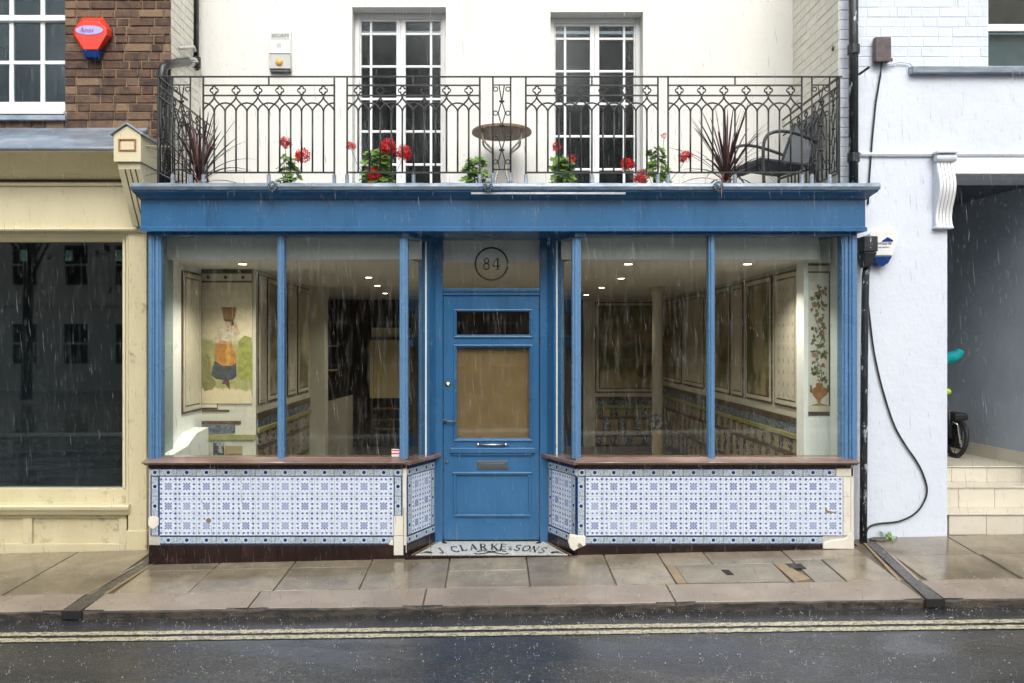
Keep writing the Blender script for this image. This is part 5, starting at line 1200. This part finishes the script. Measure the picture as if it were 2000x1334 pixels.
q = MB(); q.tube([(X(345, .62), .70, Z(94, .7)), (X(362, .8), .85, Z(93, .85)), (X(374, .95), 1.0, Z(92, 1.0)), (X(374, .98), 1.06, Z(99, 1.06))], 0.016, 8); q.build('wall_bracket', M['plas_grey'], t, smooth=True)
t = thing('downpipe', 'flaking black downpipe above the blue cornice beside the white house', 'downpipe', (X(1667, .17), 0.17, 2.84))
q = MB(); xx = X(1667, .17); q.tube([(xx, 0.17, 2.80), (xx, 0.17, 5.4)], 0.036, 12); q.build('pipe', M['pipe_flaky'], t, smooth=True)
q = MB(); q.tube([(X(1677, .17), 0.17, Z(146, .17)), (X(1698, .12), 0.12, Z(131, .12))], 0.010, 6); q.build('overflow_spout', M['pipe'], t)
for z in (3.05, 3.9):
    q = MB(); q.tube([(xx, 0.17, z), (xx, 0.17, z + 0.07)], 0.046, 12); q.build('collar', M['pipe_flaky'], t)
q = MB(); q.tube([(X(1633, .55), .5, Z(60, .5)), (X(1636, .4), .4, Z(75, .4)), (X(1628, .45), .42, Z(88, .42)), (X(1633, .3), .34, Z(96, .34))], 0.02, 8); hk = q.build('wall_hook', M['wood_table'], None, smooth=True); tag(hk, 'rusty bent bracket sticking out of the painted party wall', 'bracket')
t = thing('downpipe', 'black downpipe with hopper between the blue shop and the white house', 'downpipe', (X(1689, .15), 0.15, 0.08))
xx = X(1688, .15); q = MB(); q.tube([(X(1694, .15), 0.15, Z(515, .15)), (xx + .01, 0.15, Z(540, .15)), (xx, .15, Z(700, .15)), (X(1686, .15), 0.15, 0.06)], 0.028, 12); q.build('pipe', M['pipe_flaky'], t, smooth=True)
q = MB(); q.pz([(X(1681, .12), 0.06), (X(1708, .12), 0.06), (X(1708, .12), 0.22), (X(1681, .12), 0.22)], Z(492, .1), Z(462, .1)); q.hexa([(X(1685, .12), 0.10, Z(522, .1)), (X(1698, .12), 0.10, Z(522, .1)), (X(1698, .12), 0.18, Z(522, .1)), (X(1685, .12), 0.18, Z(522, .1)), (X(1682, .12), 0.062, Z(493, .1)), (X(1707, .12), 0.062, Z(493, .1)), (X(1707, .12), 0.22, Z(493, .1)), (X(1682, .12), 0.22, Z(493, .1))]); q.build('hopper', M['pipe_flaky'], t, 0.006)
# brown junction box and its cable
t = thing('junction_box', 'brown metal box with black cable on the white painted brick', 'electrical box', (H(1719), HY, K(125)))
q = MB(); q.box(H(1703), H(1735), HY - 0.055, HY - 0.002, K(124), K(76)); q.build('box', M['brown_box'], t, 0.012)
q = MB(); q.box(H(1704), H(1737), HY - 0.06, HY - 0.05, K(125), K(118)); q.build('hinge', M['brown_box'], t, 0.004)
q = MB(); q.tube([(H(1719), HY - 0.03, K(122)), (H(1717), HY - .02, K(150)), (H(1709), HY - .015, K(200)), (H(1702), HY - .015, K(270)), (H(1696), HY - .015, K(352)), (H(1694), HY - .012, K(400))], 0.0075, 6); q.build('cable', M['rubber'], t, smooth=True)
q = MB(); q.tube([(H(1722), HY - .02, K(124)), (H(1735), HY - .012, K(128)), (H(1755), HY - .012, K(122)), (H(1774), HY - .012, K(124)), (H(1780), HY - .012, K(129))], 0.005, 6); q.build('cable', M['stucco'], t, smooth=True)
ctl = [(1692, 520), (1692, 570), (1697, 620), (1706, 690), (1722, 760), (1744, 828), (1766, 868), (1788, 900), (1802, 928), (1809, 958), (1800, 985), (1782, 1005), (1752, 1018), (1715, 1022), (1697, 1028), (1689, 1042), (1688, 1056)]
def smoothp(P, n=4):
    out = []
    for i in range(len(P) - 1):
        p0, p1, p2, p3 = P[max(i - 1, 0)], P[i], P[i + 1], P[min(i + 2, len(P) - 1)]
        for j in range(n):
            t_ = j / n
            out.append(tuple(0.5 * (2 * b + (c - a) * t_ + (2 * a - 5 * b + 4 * c - d) * t_ ** 2 + (3 * b - a - 3 * c + d) * t_ ** 3) for a, b, c, d in zip(p0, p1, p2, p3)))
    return out + [tuple(P[-1])]
q = MB(); q.tube([(H(u), HY - 0.014, K(v)) for u, v in smoothp(ctl)], 0.0075, 6); tag(q.build('hanging_cable', M['rubber'], None, smooth=True), 'loose black cable drooping down the white stuccoed wall', 'cable')
# alarm boxes
AY = BY - 0.005
t = thing('alarm_box', 'red many sided alarm box with lilac badge on the brown brick', 'alarm box', (X(180, AY), AY, Z(112, AY)))
def oct_(c, w0, w1, w2, vt, vm, vb): return [(c - w0, vt), (c + w0, vt), (c + w1, vm - 6), (c + w1, vm + 6), (c + w2, vb), (c - w2, vb), (c - w1, vm + 6), (c - w1, vm - 6)]
bk_ = oct_(181, 21, 38, 18, 34, 66, 99); ft_ = oct_(177, 15, 31, 14, 41, 62, 97)
q = MB(); q.extr([(X(u, AY), AY, Z(v, AY)) for u, v in bk_], [(X(u, AY - .09), AY - 0.09, Z(v, AY - .09)) for u, v in ft_]); ab = q.build('case', M['red'], t, 0.006)
q = MB(); ea = AY - 0.0915; q.v = []; q.py([(X(174.5 + 27 * math.cos(2 * math.pi * k / 24), ea), Z(59 + 9 * math.sin(2 * math.pi * k / 24), ea)) for k in range(24)], ea - 0.003, ea + 0.003); bd = q.build('badge', M['lilac'], t)
q = MB(); ox = X(156, ea)
for g, w_ in (('A', 0.80), ('m', 0.62), ('a', 0.55), ('x', 0.5)):
    strokes(q, g, lambda x, y: (ox + (x + y * 0.18) * 0.045, ea - 0.0045, Z(63.5, ea) + y * 0.042), 1.1); ox += w_ * 0.048
q.build('lettering', M['plum'], bd, recalc=False)
q = MB(); q.extr([(X(u, AY - .05), AY - y_, Z(98, AY - .05)) for u, y_ in ((164, .085), (198, .085), (198, .0), (164, .0))], [(X(u, AY - .05), AY - y_, Z(114, AY - .05)) for u, y_ in ((168, .075), (194, .075), (194, .01), (168, .01))]); q.build('strobe', M['navy'], t, 0.006)
t = thing('alarm_box', 'tall white and grey alarm box with round amber lens on the rendered wall', 'alarm box', (X(547, WY), WY, Z(138, WY)))
ax0, ax1 = X(526, WY - .06), X(567, WY - .06)
for nm, v0, v1, dp, m_ in (('top_panel', 57, 80, 0.055, 'plas_white'), ('middle_panel', 80, 105, 0.07, 'plas_white'), ('lower_panel', 105, 134, 0.062, 'plas_grey'), ('foot', 134, 139, 0.045, 'pewter')):
    q = MB(); q.box(ax0, ax1, WY - dp, WY - 0.001, Z(v1, WY - .06), Z(v0, WY - .06)); q.build(nm, M[m_], t, 0.005)
q = MB(); q.ball((X(545.5, WY - .06), WY - 0.062, Z(122, WY - .06)), 0.034, 0.022, 0.034, 16, 10); q.build('lens', M['amber'], t, smooth=True)
q = MB(); q.box(X(529, WY - .06), X(565, WY - .06), WY - 0.0565, WY - 0.054, Z(78, WY - .06), Z(64, WY - .06)); q.build('name_plate', M['plas_grey'], t)
me = textmesh('SECURITY', 0.036, M['pewter'], 0.2); o = inst('lettering', me, t, (X(547, WY - .06), WY - 0.058, Z(70, WY - .06)), 0, R(90))
q = MB(); q.box(X(541, WY - .06), X(550, WY - .06), WY - 0.0715, WY - 0.069, Z(94, WY - .06), Z(85, WY - .06)); q.build('logo', M['plas_grey'], t)
t = thing('alarm_box', 'white shield shaped alarm box with navy base beside the hopper', 'alarm box', (H(1725), HY, K(520)))
shp = [(1696, 458), (1702, 452), (1725, 450), (1748, 453), (1752, 458), (1749, 478), (1741, 500), (1706, 500), (1698, 480)]
q = MB(); q.py([(X(u, .2), Z(v, .2)) for u, v in shp], HY - 0.075, HY + 0.003); al = q.build('case', M['plas_white'], t, 0.008)
shp = [(1705.5, 500.5), (1741, 500.5), (1733, 514), (1724, 520), (1712, 519), (1707, 512)]
q = MB(); q.py([(X(u, .2), Z(v, .2)) for u, v in shp], HY - 0.070, HY + 0.003); q.build('strobe', M['navy'], t, 0.005)
ay = HY - 0.0765
q = MB(); q.py([(X(u, ay), Z(v, ay)) for u, v in ((1723, 470), (1733.5, 463), (1744, 469), (1744, 472), (1723, 472))], ay - 0.002, ay + 0.002); q.build('emblem', M['navy'], al)
o = inst('lettering', textmesh('ntGarde', 0.032, M['navy']), al, (X(1728, ay), ay - 0.001, Z(475, ay)), 0, R(90))
o = inst('lettering', textmesh('0208 0460 0211', 0.015, M['pewter']), al, (X(1726, ay), ay - 0.001, Z(483, ay)), 0, R(90))

# ================================================================== BALCONY FURNITURE AND PLANTS
t = thing('bistro_table', 'small round weathered wooden bistro table on thin metal legs on the balcony', 'table', (X(980, .9), 0.9, DK))
tx = X(980, .9); tz = 3.455
q = MB(); q.lathe([(0.0, tz), (0.250, tz), (0.262, tz + 0.006), (0.262, tz + 0.026), (0.255, tz + 0.032), (0.0, tz + 0.032)], (tx, 0.9, 0), 32); q.build('top', M['wood_table'], t, smooth=False)
for a in (35, 145, 215, 325):
    c, s = math.cos(R(a)), math.sin(R(a))
    q = MB(); q.tube(smoothp([(tx + .20 * c, .9 + .20 * s, tz), (tx + .19 * c, .9 + .19 * s, tz - .08), (tx + .08 * c, .9 + .08 * s, tz - .18), (tx + .05 * c, .9 + .05 * s, tz - .35), (tx + .22 * c, .9 + .22 * s, DK + .004)], 4), 0.009, 6); q.build('leg', M['beige_metal'], t, smooth=True)
# armchair
t = thing('balcony_chair', 'dark metal armchair with grey woven back on the balcony', 'chair', (2.42, 0.72, DK))
ca, sa = math.cos(R(16)), math.sin(R(16))
def cp(f, s, z): # forward (towards -x), side, height above deck
    return (2.40 - f * ca + s * sa * -1, 0.70 + f * sa * -1 * 0.6 + s * ca, DK + z)
def slabq(P, th):
    P = [Vector(p) for p in P]; n = (P[1] - P[0]).cross(P[3] - P[0]).normalized() * th; return [tuple(p - n) for p in P] + [tuple(p + n) for p in P]
q = MB(); q.hexa(slabq([cp(.26, -.22, .44), cp(-.20, -.22, .40), cp(-.20, .22, .40), cp(.26, .22, .44)], .012)); q.hexa(slabq([cp(.265, -.22, .43), cp(.265, .22, .43), cp(.225, .22, .36), cp(.225, -.22, .36)], .006)); q.build('seat', M['chair_dark'], t, 0.006)
q = MB(); q.hexa(slabq([cp(-.19, -.19, .42), cp(-.19, .19, .42), cp(-.34, .16, .86), cp(-.34, -.16, .86)], .010)); q.build('backrest', M['rattan'], t, 0.02)
for s in (-.25, .25):
    q = MB(); q.tube(smoothp([cp(.24, s, .0), cp(.26, s, .42), cp(.24, s, .60), cp(.14, s, .66), cp(-.02, s, .655), cp(-.22, s * .95, .60), cp(-.26, s * .9, .58)], 5), 0.014, 8); q.build('armrest', M['chair_frame'], t, smooth=True)
    q = MB(); q.tube(smoothp([cp(-.30, s, .0), cp(-.22, s, .40), cp(-.34, s * .75, .86)], 5), 0.013, 8); q.build('leg', M['chair_frame'], t, smooth=True)
q = MB(); q.tube([cp(.25, -.25, .40), cp(.25, .25, .40)], 0.011, 8); q.build('cross_rail', M['chair_frame'], t, smooth=True)
q = MB(); q.tube([cp(-.22, -.25, .38), cp(-.22, .25, .38)], 0.011, 8); q.build('cross_rail', M['chair_frame'], t, smooth=True)
# spiky cordylines: every sword leaf is its own piece
def sword(p0, az, el, L, wd, droop, matl, par):
    q = MB(); n = 7; p = Vector(p0); side = Vector((-math.sin(az), math.cos(az), 0)); e = el; L_ = []; R_ = []
    for i in range(n + 1):
        f = i / n; w_ = wd * (0.45 + 1.6 * f) * (1 - f) ** 0.75 + 0.0008
        up = Vector((-math.cos(az) * math.sin(e), -math.sin(az) * math.sin(e), math.cos(e)))
        L_.append(p + side * w_ - up * w_ * 0.0); R_.append(p - side * w_); q_mid = p - up * w_ * 0.35
        L_[-1] = (tuple(L_[-1]), tuple(q_mid), tuple(R_[-1]))
        d = Vector((math.cos(az) * math.cos(e), math.sin(az) * math.cos(e), math.sin(e))); p = p + d * (L / n); e -= droop / n
    for a, b in zip(L_, L_[1:]):
        q.poly([a[0], a[1], b[1], b[0]]); q.poly([a[1], a[2], b[2], b[1]])
    return q.build('leaf', matl, par, recalc=False)
def cordyline(u, label, seed, hgt, lean):
    y = 0.17; x = X(u, y); t = thing('cordyline', label, 'plant', (x, y, DK))
    q = MB(); q.lathe([(0.075, DK + 0.001), (0.095, DK + .13), (0.10, DK + .15), (0.085, DK + .15), (0.08, DK + .13), (0.0, DK + .13)], (x, y, 0), 16); q.build('pot', M['pot'], t)
    q = MB(); q.tube([(x, y, DK + .10), (x, y, DK + .24)], [0.028, 0.024], 8); q.build('stem', M['cord_dry'], t, smooth=True)
    rg_ = random.Random(seed)
    for i in range(44):
        f = i / 43; az = i * 2.399 + rg_.random() * 0.4; el = R(86 - 62 * f + (rg_.random() - .5) * 14); L = hgt * (0.95 - 0.18 * f + rg_.random() * 0.15)
        if f > 0.55: el = R(60 - 70 * (f - .55) + (rg_.random() - .5) * 14)
        sword((x + 0.012 * math.cos(az), y + 0.012 * math.sin(az), DK + .24 - .06 * f), az, el, L * 0.92, 0.0105, (0.2 + 1.7 * f * f) * (0.6 + rg_.random() * .8), M['cord_dry'] if (f > 0.86 and rg_.random() < .7) else M['cord'], t)
cordyline(389, 'purple spiky cordyline behind the railing near the black bent downpipe', 4, 0.57, -1)
cordyline(1418, 'purple spiky cordyline behind the railing beside the armchair', 9, 0.62, 1)
# geraniums
def geranium(u, label, seed, top, spread, heads, y=0.14, n=60):
    x = X(u, y); t = thing('geranium', label, 'plant', (x, y, DK), 'geraniums along the balcony')
    q = MB(); q.lathe([(0.055, DK + .001), (0.075, DK + .12), (0.08, DK + .135), (0.066, DK + .135), (0.06, DK + .12), (0.0, DK + .12)], (x, y, 0), 14); q.build('pot', M['pot'], t)
    rg_ = random.Random(seed); lf = MB(); st_ = MB(); z0 = DK + 0.13; zt = Z(top, y)
    for i in range(n):
        f = rg_.random(); a = rg_.random() * 6.28; rr_ = spread * math.sqrt(rg_.random()) * (1.0 - 0.45 * f)
        c = Vector((x + rr_ * math.cos(a), y + rr_ * 0.6 * math.sin(a), z0 + 0.05 + (zt - z0 - 0.05) * f)); s = 0.021 + rg_.random() * 0.022
        nrm = Vector((math.cos(a) * 0.5 + (rg_.random() - .5), -0.55 + (rg_.random() - .5) * 0.9, 0.75 + (rg_.random() - .3) * .5)).normalized(); ta = nrm.orthogonal().normalized(); tb = nrm.cross(ta); rot = rg_.random() * 6.28
        k = 12; ctr = len(lf.v); lf.v.append(tuple(c - nrm * s * 0.25)); 
        for j in range(k):
            an = rot + 2 * math.pi * j / k; r_ = s * (1.0 + 0.14 * (1 if j % 2 else -1)) * (0.55 if j == 0 else 1)
            lf.v.append(tuple(c + ta * r_ * math.cos(an) + tb * r_ * math.sin(an) + nrm * s * 0.12 * (1 if j % 2 else -0.5)))
        for j in range(k): lf.f.append((ctr, ctr + 1 + j, ctr + 1 + (j + 1) % k))
        if i % 2 == 0: st_.tube([(x + (c.x - x) * 0.2, y, z0 - 0.01), (x + (c.x - x) * .6, (y + c.y) / 2, (z0 + c.z) / 2 + .01), tuple(c)], 0.0022, 5)
    for (hu, hv, hr) in heads:
        hy = y - 0.03 - rg_.random() * 0.03; c = Vector((X(hu, hy), hy, Z(hv, hy))); hr *= 1.3 / 255
        fl = MB()
        for i in range(max(16, int(46 * hr / 0.05))):
            d = Vector((rg_.gauss(0, 1), rg_.gauss(0, 1), rg_.gauss(0, 1) * .85)).normalized(); p = c + d * hr * (0.55 + 0.45 * rg_.random()); nn = (d + Vector((rg_.random() - .5, rg_.random() - .5, rg_.random() - .5)) * .9).normalized(); ta = nn.orthogonal().normalized(); tb = nn.cross(ta); s = hr * (0.30 + rg_.random() * .16)
            m0 = len(fl.v); fl.v.append(tuple(p - nn * s * .3))
            for j in range(5):
                for kk, rr2 in ((-.3, .75), (0.0, 1.0), (.3, .75)):
                    an = 2 * math.pi * j / 5 + kk; fl.v.append(tuple(p + ta * s * rr2 * math.cos(an) + tb * s * rr2 * math.sin(an)))
                b_ = m0 + 1 + j * 3; fl.f += [(m0, b_, b_ + 1), (m0, b_ + 1, b_ + 2)]
        fl.build('flower_head', M['petal'], t, recalc=False)
        st_.tube([(x + (c.x - x) * .15, y, z0 - 0.01), (x + (c.x - x) * .75, (y + hy) / 2, z0 + (c.z - z0) * .55), (c.x, c.y, c.z - hr * .3)], 0.0024, 5)
    o = lf.build('foliage', M['leaf'], t, recalc=False); o['kind'] = 'stuff'
    st_.build('stems', M['stem'], t, smooth=True)
geranium(562, 'sparse geranium with two red flower heads under the white alarm box', 21, 302, 0.10, [(557, 277, 10), (592, 304, 12)], n=40)
geranium(738, 'bushy geranium with four red flower heads before the french window nearest the alarm box', 22, 294, 0.155, [(757, 285, 14), (789, 299, 13), (731, 341, 12), (685, 285, 8)], n=110)
geranium(928, 'leafy geranium without flowers under the bistro table', 23, 310, 0.13, [], n=60)
geranium(1098, 'geranium with two orange red flower heads before the french window nearest the armchair', 24, 308, 0.115, [(1087, 286, 8), (1117, 309, 7)], n=64)
geranium(1283, 'tall leggy geranium with five red flower heads between the french window and the cordyline', 25, 290, 0.12, [(1225, 321, 12), (1251, 346, 12), (1339, 307, 11), (1297, 265, 5)], n=56)
# weed at the foot of the white wall
t = thing('weed', 'small green weed growing at the foot of the white wall', 'plant', (H(1732), 0.20, gz(3.1, .2)))
rg_ = random.Random(8)
for i in range(11):
    az = rg_.random() * 6.28; o = sword((H(1733) + (rg_.random() - .5) * .02, 0.20, gz(3.14, .2) + 0.004), az, R(65 - rg_.random() * 35), 0.075 + rg_.random() * .05, 0.009, 1.3 + rg_.random(), M['leaf'], t)
q = MB(); q.ball((H(1712), 0.19, gz(3.07, .19) + 0.004), 0.09, 0.045, 0.016, 12, 6); q.build('wet_debris', M['channel'], None); tag(bpy.data.objects['wet_debris'], 'heap of dark wet debris at the foot of the downpipe', 'debris')
# pushchair-like folded bicycle in the passage: wheel, fork, bar end
t = thing('parked_bicycle', 'dark bicycle with turquoise saddle cover half hidden in the passage', 'bicycle', (3.74, 1.6, LZ))
bxx, byy = X(1862, 1.3), 1.3
q = MB(); q.tube([(bxx + 0.02 * math.cos(a), byy - .05 + 0.16 * math.sin(a), LZ + 0.172 + 0.16 * math.cos(a)) for a in [2 * math.pi * k / 24 for k in range(24)]], 0.022, 8, True); q.build('tyre', M['rubber'], t, smooth=True)
for k in range(8):
    a = 2 * math.pi * k / 8; q = MB(); q.tube([(bxx, byy - .05, LZ + .172), (bxx + .02 * math.cos(a), byy - .05 + .15 * math.sin(a), LZ + .172 + .15 * math.cos(a))], 0.003, 5); q.build('spoke', M['rubber'], t)
q = MB(); q.tube([(bxx - .05, byy - .05, LZ + .172), (bxx - .05, byy + .02, LZ + .50), (bxx - .12, byy + .08, LZ + .66), (bxx - .22, byy + .3, LZ + .74)], 0.014, 8); q.build('fork', M['rubber'], t, smooth=True)
q = MB(); q.tube([(bxx - .04, byy - .06, LZ + .33), (bxx + .0, byy - .08, LZ + .30), (bxx + .01, byy - .12, LZ + .05)], 0.010, 8); q.build('stay', M['chrome'], t, smooth=True)
q = MB(); q.box(bxx - 0.05, bxx + 0.075, byy - .12, byy + .12, LZ + .34, LZ + .41); q.build('mudguard', M['rubber'], t, 0.02)
q = MB(); q.box(bxx + 0.02, bxx + 0.075, byy - .04, byy + .20, LZ + .07, LZ + .36); q.build('pannier', M['rubber'], t, 0.03)
q = MB(); q.tube(smoothp([(bxx - .20, byy + .12, LZ + .70), (bxx - .10, byy + .08, LZ + .88), (bxx - .04, byy + .05, LZ + .925), (bxx + .03, byy + .0, LZ + .945), (bxx + .065, byy - .03, LZ + 1.00)], 4), [0.02] * 6 + [0.045] * 6 + [0.05, 0.05, 0.045, 0.035, 0.02][:5], 10) if False else q
pth = smoothp([(bxx - .20, byy + .12, LZ + .76), (bxx - .10, byy + .08, LZ + .86), (bxx - .03, byy + .05, LZ + .905), (bxx + .03, byy + .0, LZ + .935), (bxx + .055, byy - .03, LZ + .985)], 4)
q = MB(); q.tube(pth, [0.02 + 0.035 * min(1, i / 6) - (0.028 * max(0, i - 11) / 5) for i in range(len(pth))], 10); q.build('saddle_cover', M['turq'], t, smooth=True)
q = MB(); q.ball((bxx - .055, byy, LZ + .60), 0.032, 0.04, 0.03); q.build('reflector', M['lime'], t, smooth=True)
q = MB(); q.tube([(bxx - .06, byy + .02, LZ + .48), (bxx - .055, byy, LZ + .60)], 0.01, 6); q.tube([(bxx - .055, byy, LZ + .60), (bxx - .10, byy + .08, LZ + .86)], 0.012, 6); q.build('seat_post', M['rubber'], t, smooth=True)

# ================================================================== ACROSS THE STREET (seen mirrored in the glass)
fp_ = sheet('far_pavement', xs, [-26, -8.6], lambda x, y: -0.02 + 0.0138 * clampx(x), M['slab']); tag(fp_, 'pavement across the street', None, kind='structure')
def far_house(x0, x1, h, c, label, rows):
    t = thing('terraced_house', label, 'house', ((x0 + x1) / 2, -23, 0)); y = -23
    m_ = mat('far_house_paint_%d' % int(x0 * 10), c, 0.7)
    q = MB(); q.box(x0, x1, y - 5, y, -0.2, h); q.build('wall', m_, t)
    q = MB(); q.box(x0, x1, y, y + 0.12, h - 0.35, h); q.box(x0, x1, y, y + 0.08, 3.0, 3.2); q.build('cornice', m_, t)
    n = max(2, int((x1 - x0) / 1.7))
    for r in rows:
        for i in range(n):
            cx_ = x0 + (x1 - x0) * (i + 0.5) / n
            q = MB(); q.box(cx_ - 0.5, cx_ + 0.5, y, y + 0.06, r, r + 1.6); wn = q.build('window', M['white'], t)
            q = MB(); q.box(cx_ - 0.43, cx_ + 0.43, y + 0.055, y + 0.068, r + .07, r + .78); q.box(cx_ - 0.43, cx_ + 0.43, y + 0.055, y + 0.068, r + .85, r + 1.53); q.build('pane', M['gap'], wn)
far_house(-22, -12.5, 6.6, (0.80, 0.80, 0.78), 'white terraced house across the street mirrored in the cream shop window', (0.8, 3.7))
far_house(-12.5, -2.5, 6.4, (0.10, 0.07, 0.055), 'brown brick terraced house across the street', (0.8, 3.7))
far_house(-2.5, 7.5, 6.0, (0.14, 0.10, 0.075), 'red brown terraced house across the street', (0.8, 3.7))
far_house(7.5, 18, 6.4, (0.11, 0.09, 0.075), 'dark stone terraced house across the street', (0.8, 3.7))
def tree(x, y, h, r, seed, label):
    t = thing('street_tree', label, 'tree', (x, y, 0)); rg_ = random.Random(seed)
    q = MB(); q.tube([(x, y, -0.05), (x + .05, y, h * .3), (x - .05, y + .05, h * .6), (x, y, h * .85)], [.16, .13, .08, .03], 8); tr = q.build('trunk', M['dark_wood'], t, smooth=True)
    lf = MB(); br = MB()
    for b in range(24):
        a = rg_.random() * 6.28; f = 0.35 + 0.6 * rg_.random(); rr_ = r * (0.5 + .5 * rg_.random()) * math.sin(math.pi * min(1, f * .9 + .05)); c = Vector((x + rr_ * math.cos(a), y + rr_ * math.sin(a), h * (f + .08)))
        br.tube([(x, y, h * (f - .12)), tuple((Vector((x, y, h * f)) + c) / 2), tuple(c)], [.05, .03, .012], 5)
        for i in range(150):
            p = c + Vector((rg_.gauss(0, 1), rg_.gauss(0, 1), rg_.gauss(0, .7))) * r * .30; n_ = Vector((rg_.gauss(0, 1), rg_.gauss(0, 1), rg_.gauss(0, 1))).normalized(); ta = n_.orthogonal().normalized() * (.10 + .08 * rg_.random()); tb = n_.cross(ta) * .6
            lf.poly([p - ta, p + tb, p + ta, p - tb])
    br.build('limbs', M['dark_wood'], t, smooth=True); o = lf.build('crown', mat('tree_leaf_%d' % seed, (0.035, 0.06, 0.02), 0.5), t, recalc=False); o['kind'] = 'stuff'
tree(-3.2, -15.5, 11.5, 2.9, 31, 'leafy street tree across the road before the brown house')
tree(3.3, -15.5, 11.0, 2.8, 32, 'tall leafy street tree across the road before the red brown house')
tree(-9.0, -17.0, 9.6, 2.6, 33, 'leafy street tree across the road between the white and brown houses')
tree(-13.8, -17.0, 14.0, 3.6, 35, 'very tall leafy street tree across the road before the white house')
tree(13.5, -16.0, 13.0, 3.4, 34, 'leafy street tree across the road before the dark stone house')

# ================================================================== RAIN
rg_ = random.Random(77); q = MB()
for i in range(19000):
    x, y, z = (rg_.random() - .5) * 9.0, -4.6 + 4.55 * rg_.random(), -0.05 + 5.0 * rg_.random()
    L = 0.010 + 0.045 * rg_.random() ** 1.6; w_ = 0.0006 + 0.0009 * rg_.random() ** 2; lean = (-0.13 + 0.10 * rg_.random()) * L
    m0 = len(q.v)
    q.v += [(x + lean, y, z + L), (x - w_, y - w_ * .5, z), (x + w_, y - w_ * .5, z), (x, y + w_, z), (x - lean * .5, y, z - L * .5)]
    q.f += [(m0, m0 + 1, m0 + 2), (m0, m0 + 2, m0 + 3), (m0, m0 + 3, m0 + 1), (m0 + 4, m0 + 2, m0 + 1), (m0 + 4, m0 + 3, m0 + 2), (m0 + 4, m0 + 1, m0 + 3)]
rn = q.build('rain', M['rain'], None, recalc=False); tag(rn, 'drops of heavy rain falling in front of the shop', None, kind='stuff')
q = MB()
for i in range(1500):
    on_road = rg_.random() < 0.82
    x = (rg_.random() - .5) * 8.5; y = (KY - 0.03 - 1.9 * rg_.random() ** 1.3) if on_road else KY + 0.05 + 0.85 * rg_.random()
    z = rz(x, y) if on_road else gz(x, y); k = rg_.random()
    if k < 0.5:
        r_ = 0.0022 + 0.0035 * rg_.random(); q.ball((x, y, z + r_ * .5 + 0.012 * rg_.random() * (rg_.random() < .3)), r_, r_, r_ * .8, 6, 4)
    elif k < 0.8:                                        # little crown of thrown drops
        for j in range(rg_.randint(3, 6)):
            a = rg_.random() * 6.28; d = 0.008 + .014 * rg_.random(); hh = 0.006 + .03 * rg_.random(); r_ = 0.0012 + .0016 * rg_.random()
            q.ball((x + d * math.cos(a), y + d * math.sin(a), z + hh), r_, r_, r_ * (1.2 + rg_.random()), 5, 4)
    else:                                                # torn sheet of thrown water
        for j in range(rg_.randint(2, 4)):
            p = Vector((x + rg_.gauss(0, .012), y + rg_.gauss(0, .012), z + 0.004 + 0.014 * rg_.random())); a = Vector((rg_.gauss(0, 1), rg_.gauss(0, .6), rg_.gauss(0, .5))).normalized() * (0.004 + .010 * rg_.random()); b = Vector((rg_.gauss(0, .5), rg_.gauss(0, .5), rg_.gauss(0, 1))).normalized() * (0.0015 + .003 * rg_.random())
            q.poly([p - a, p + b, p + a * .8, p - b * .7])
sp_ = q.build('rain_splashes', M['splash'], None, smooth=True, recalc=False); tag(sp_, 'rain drops splashing on the wet road and pavement', None, kind='stuff')
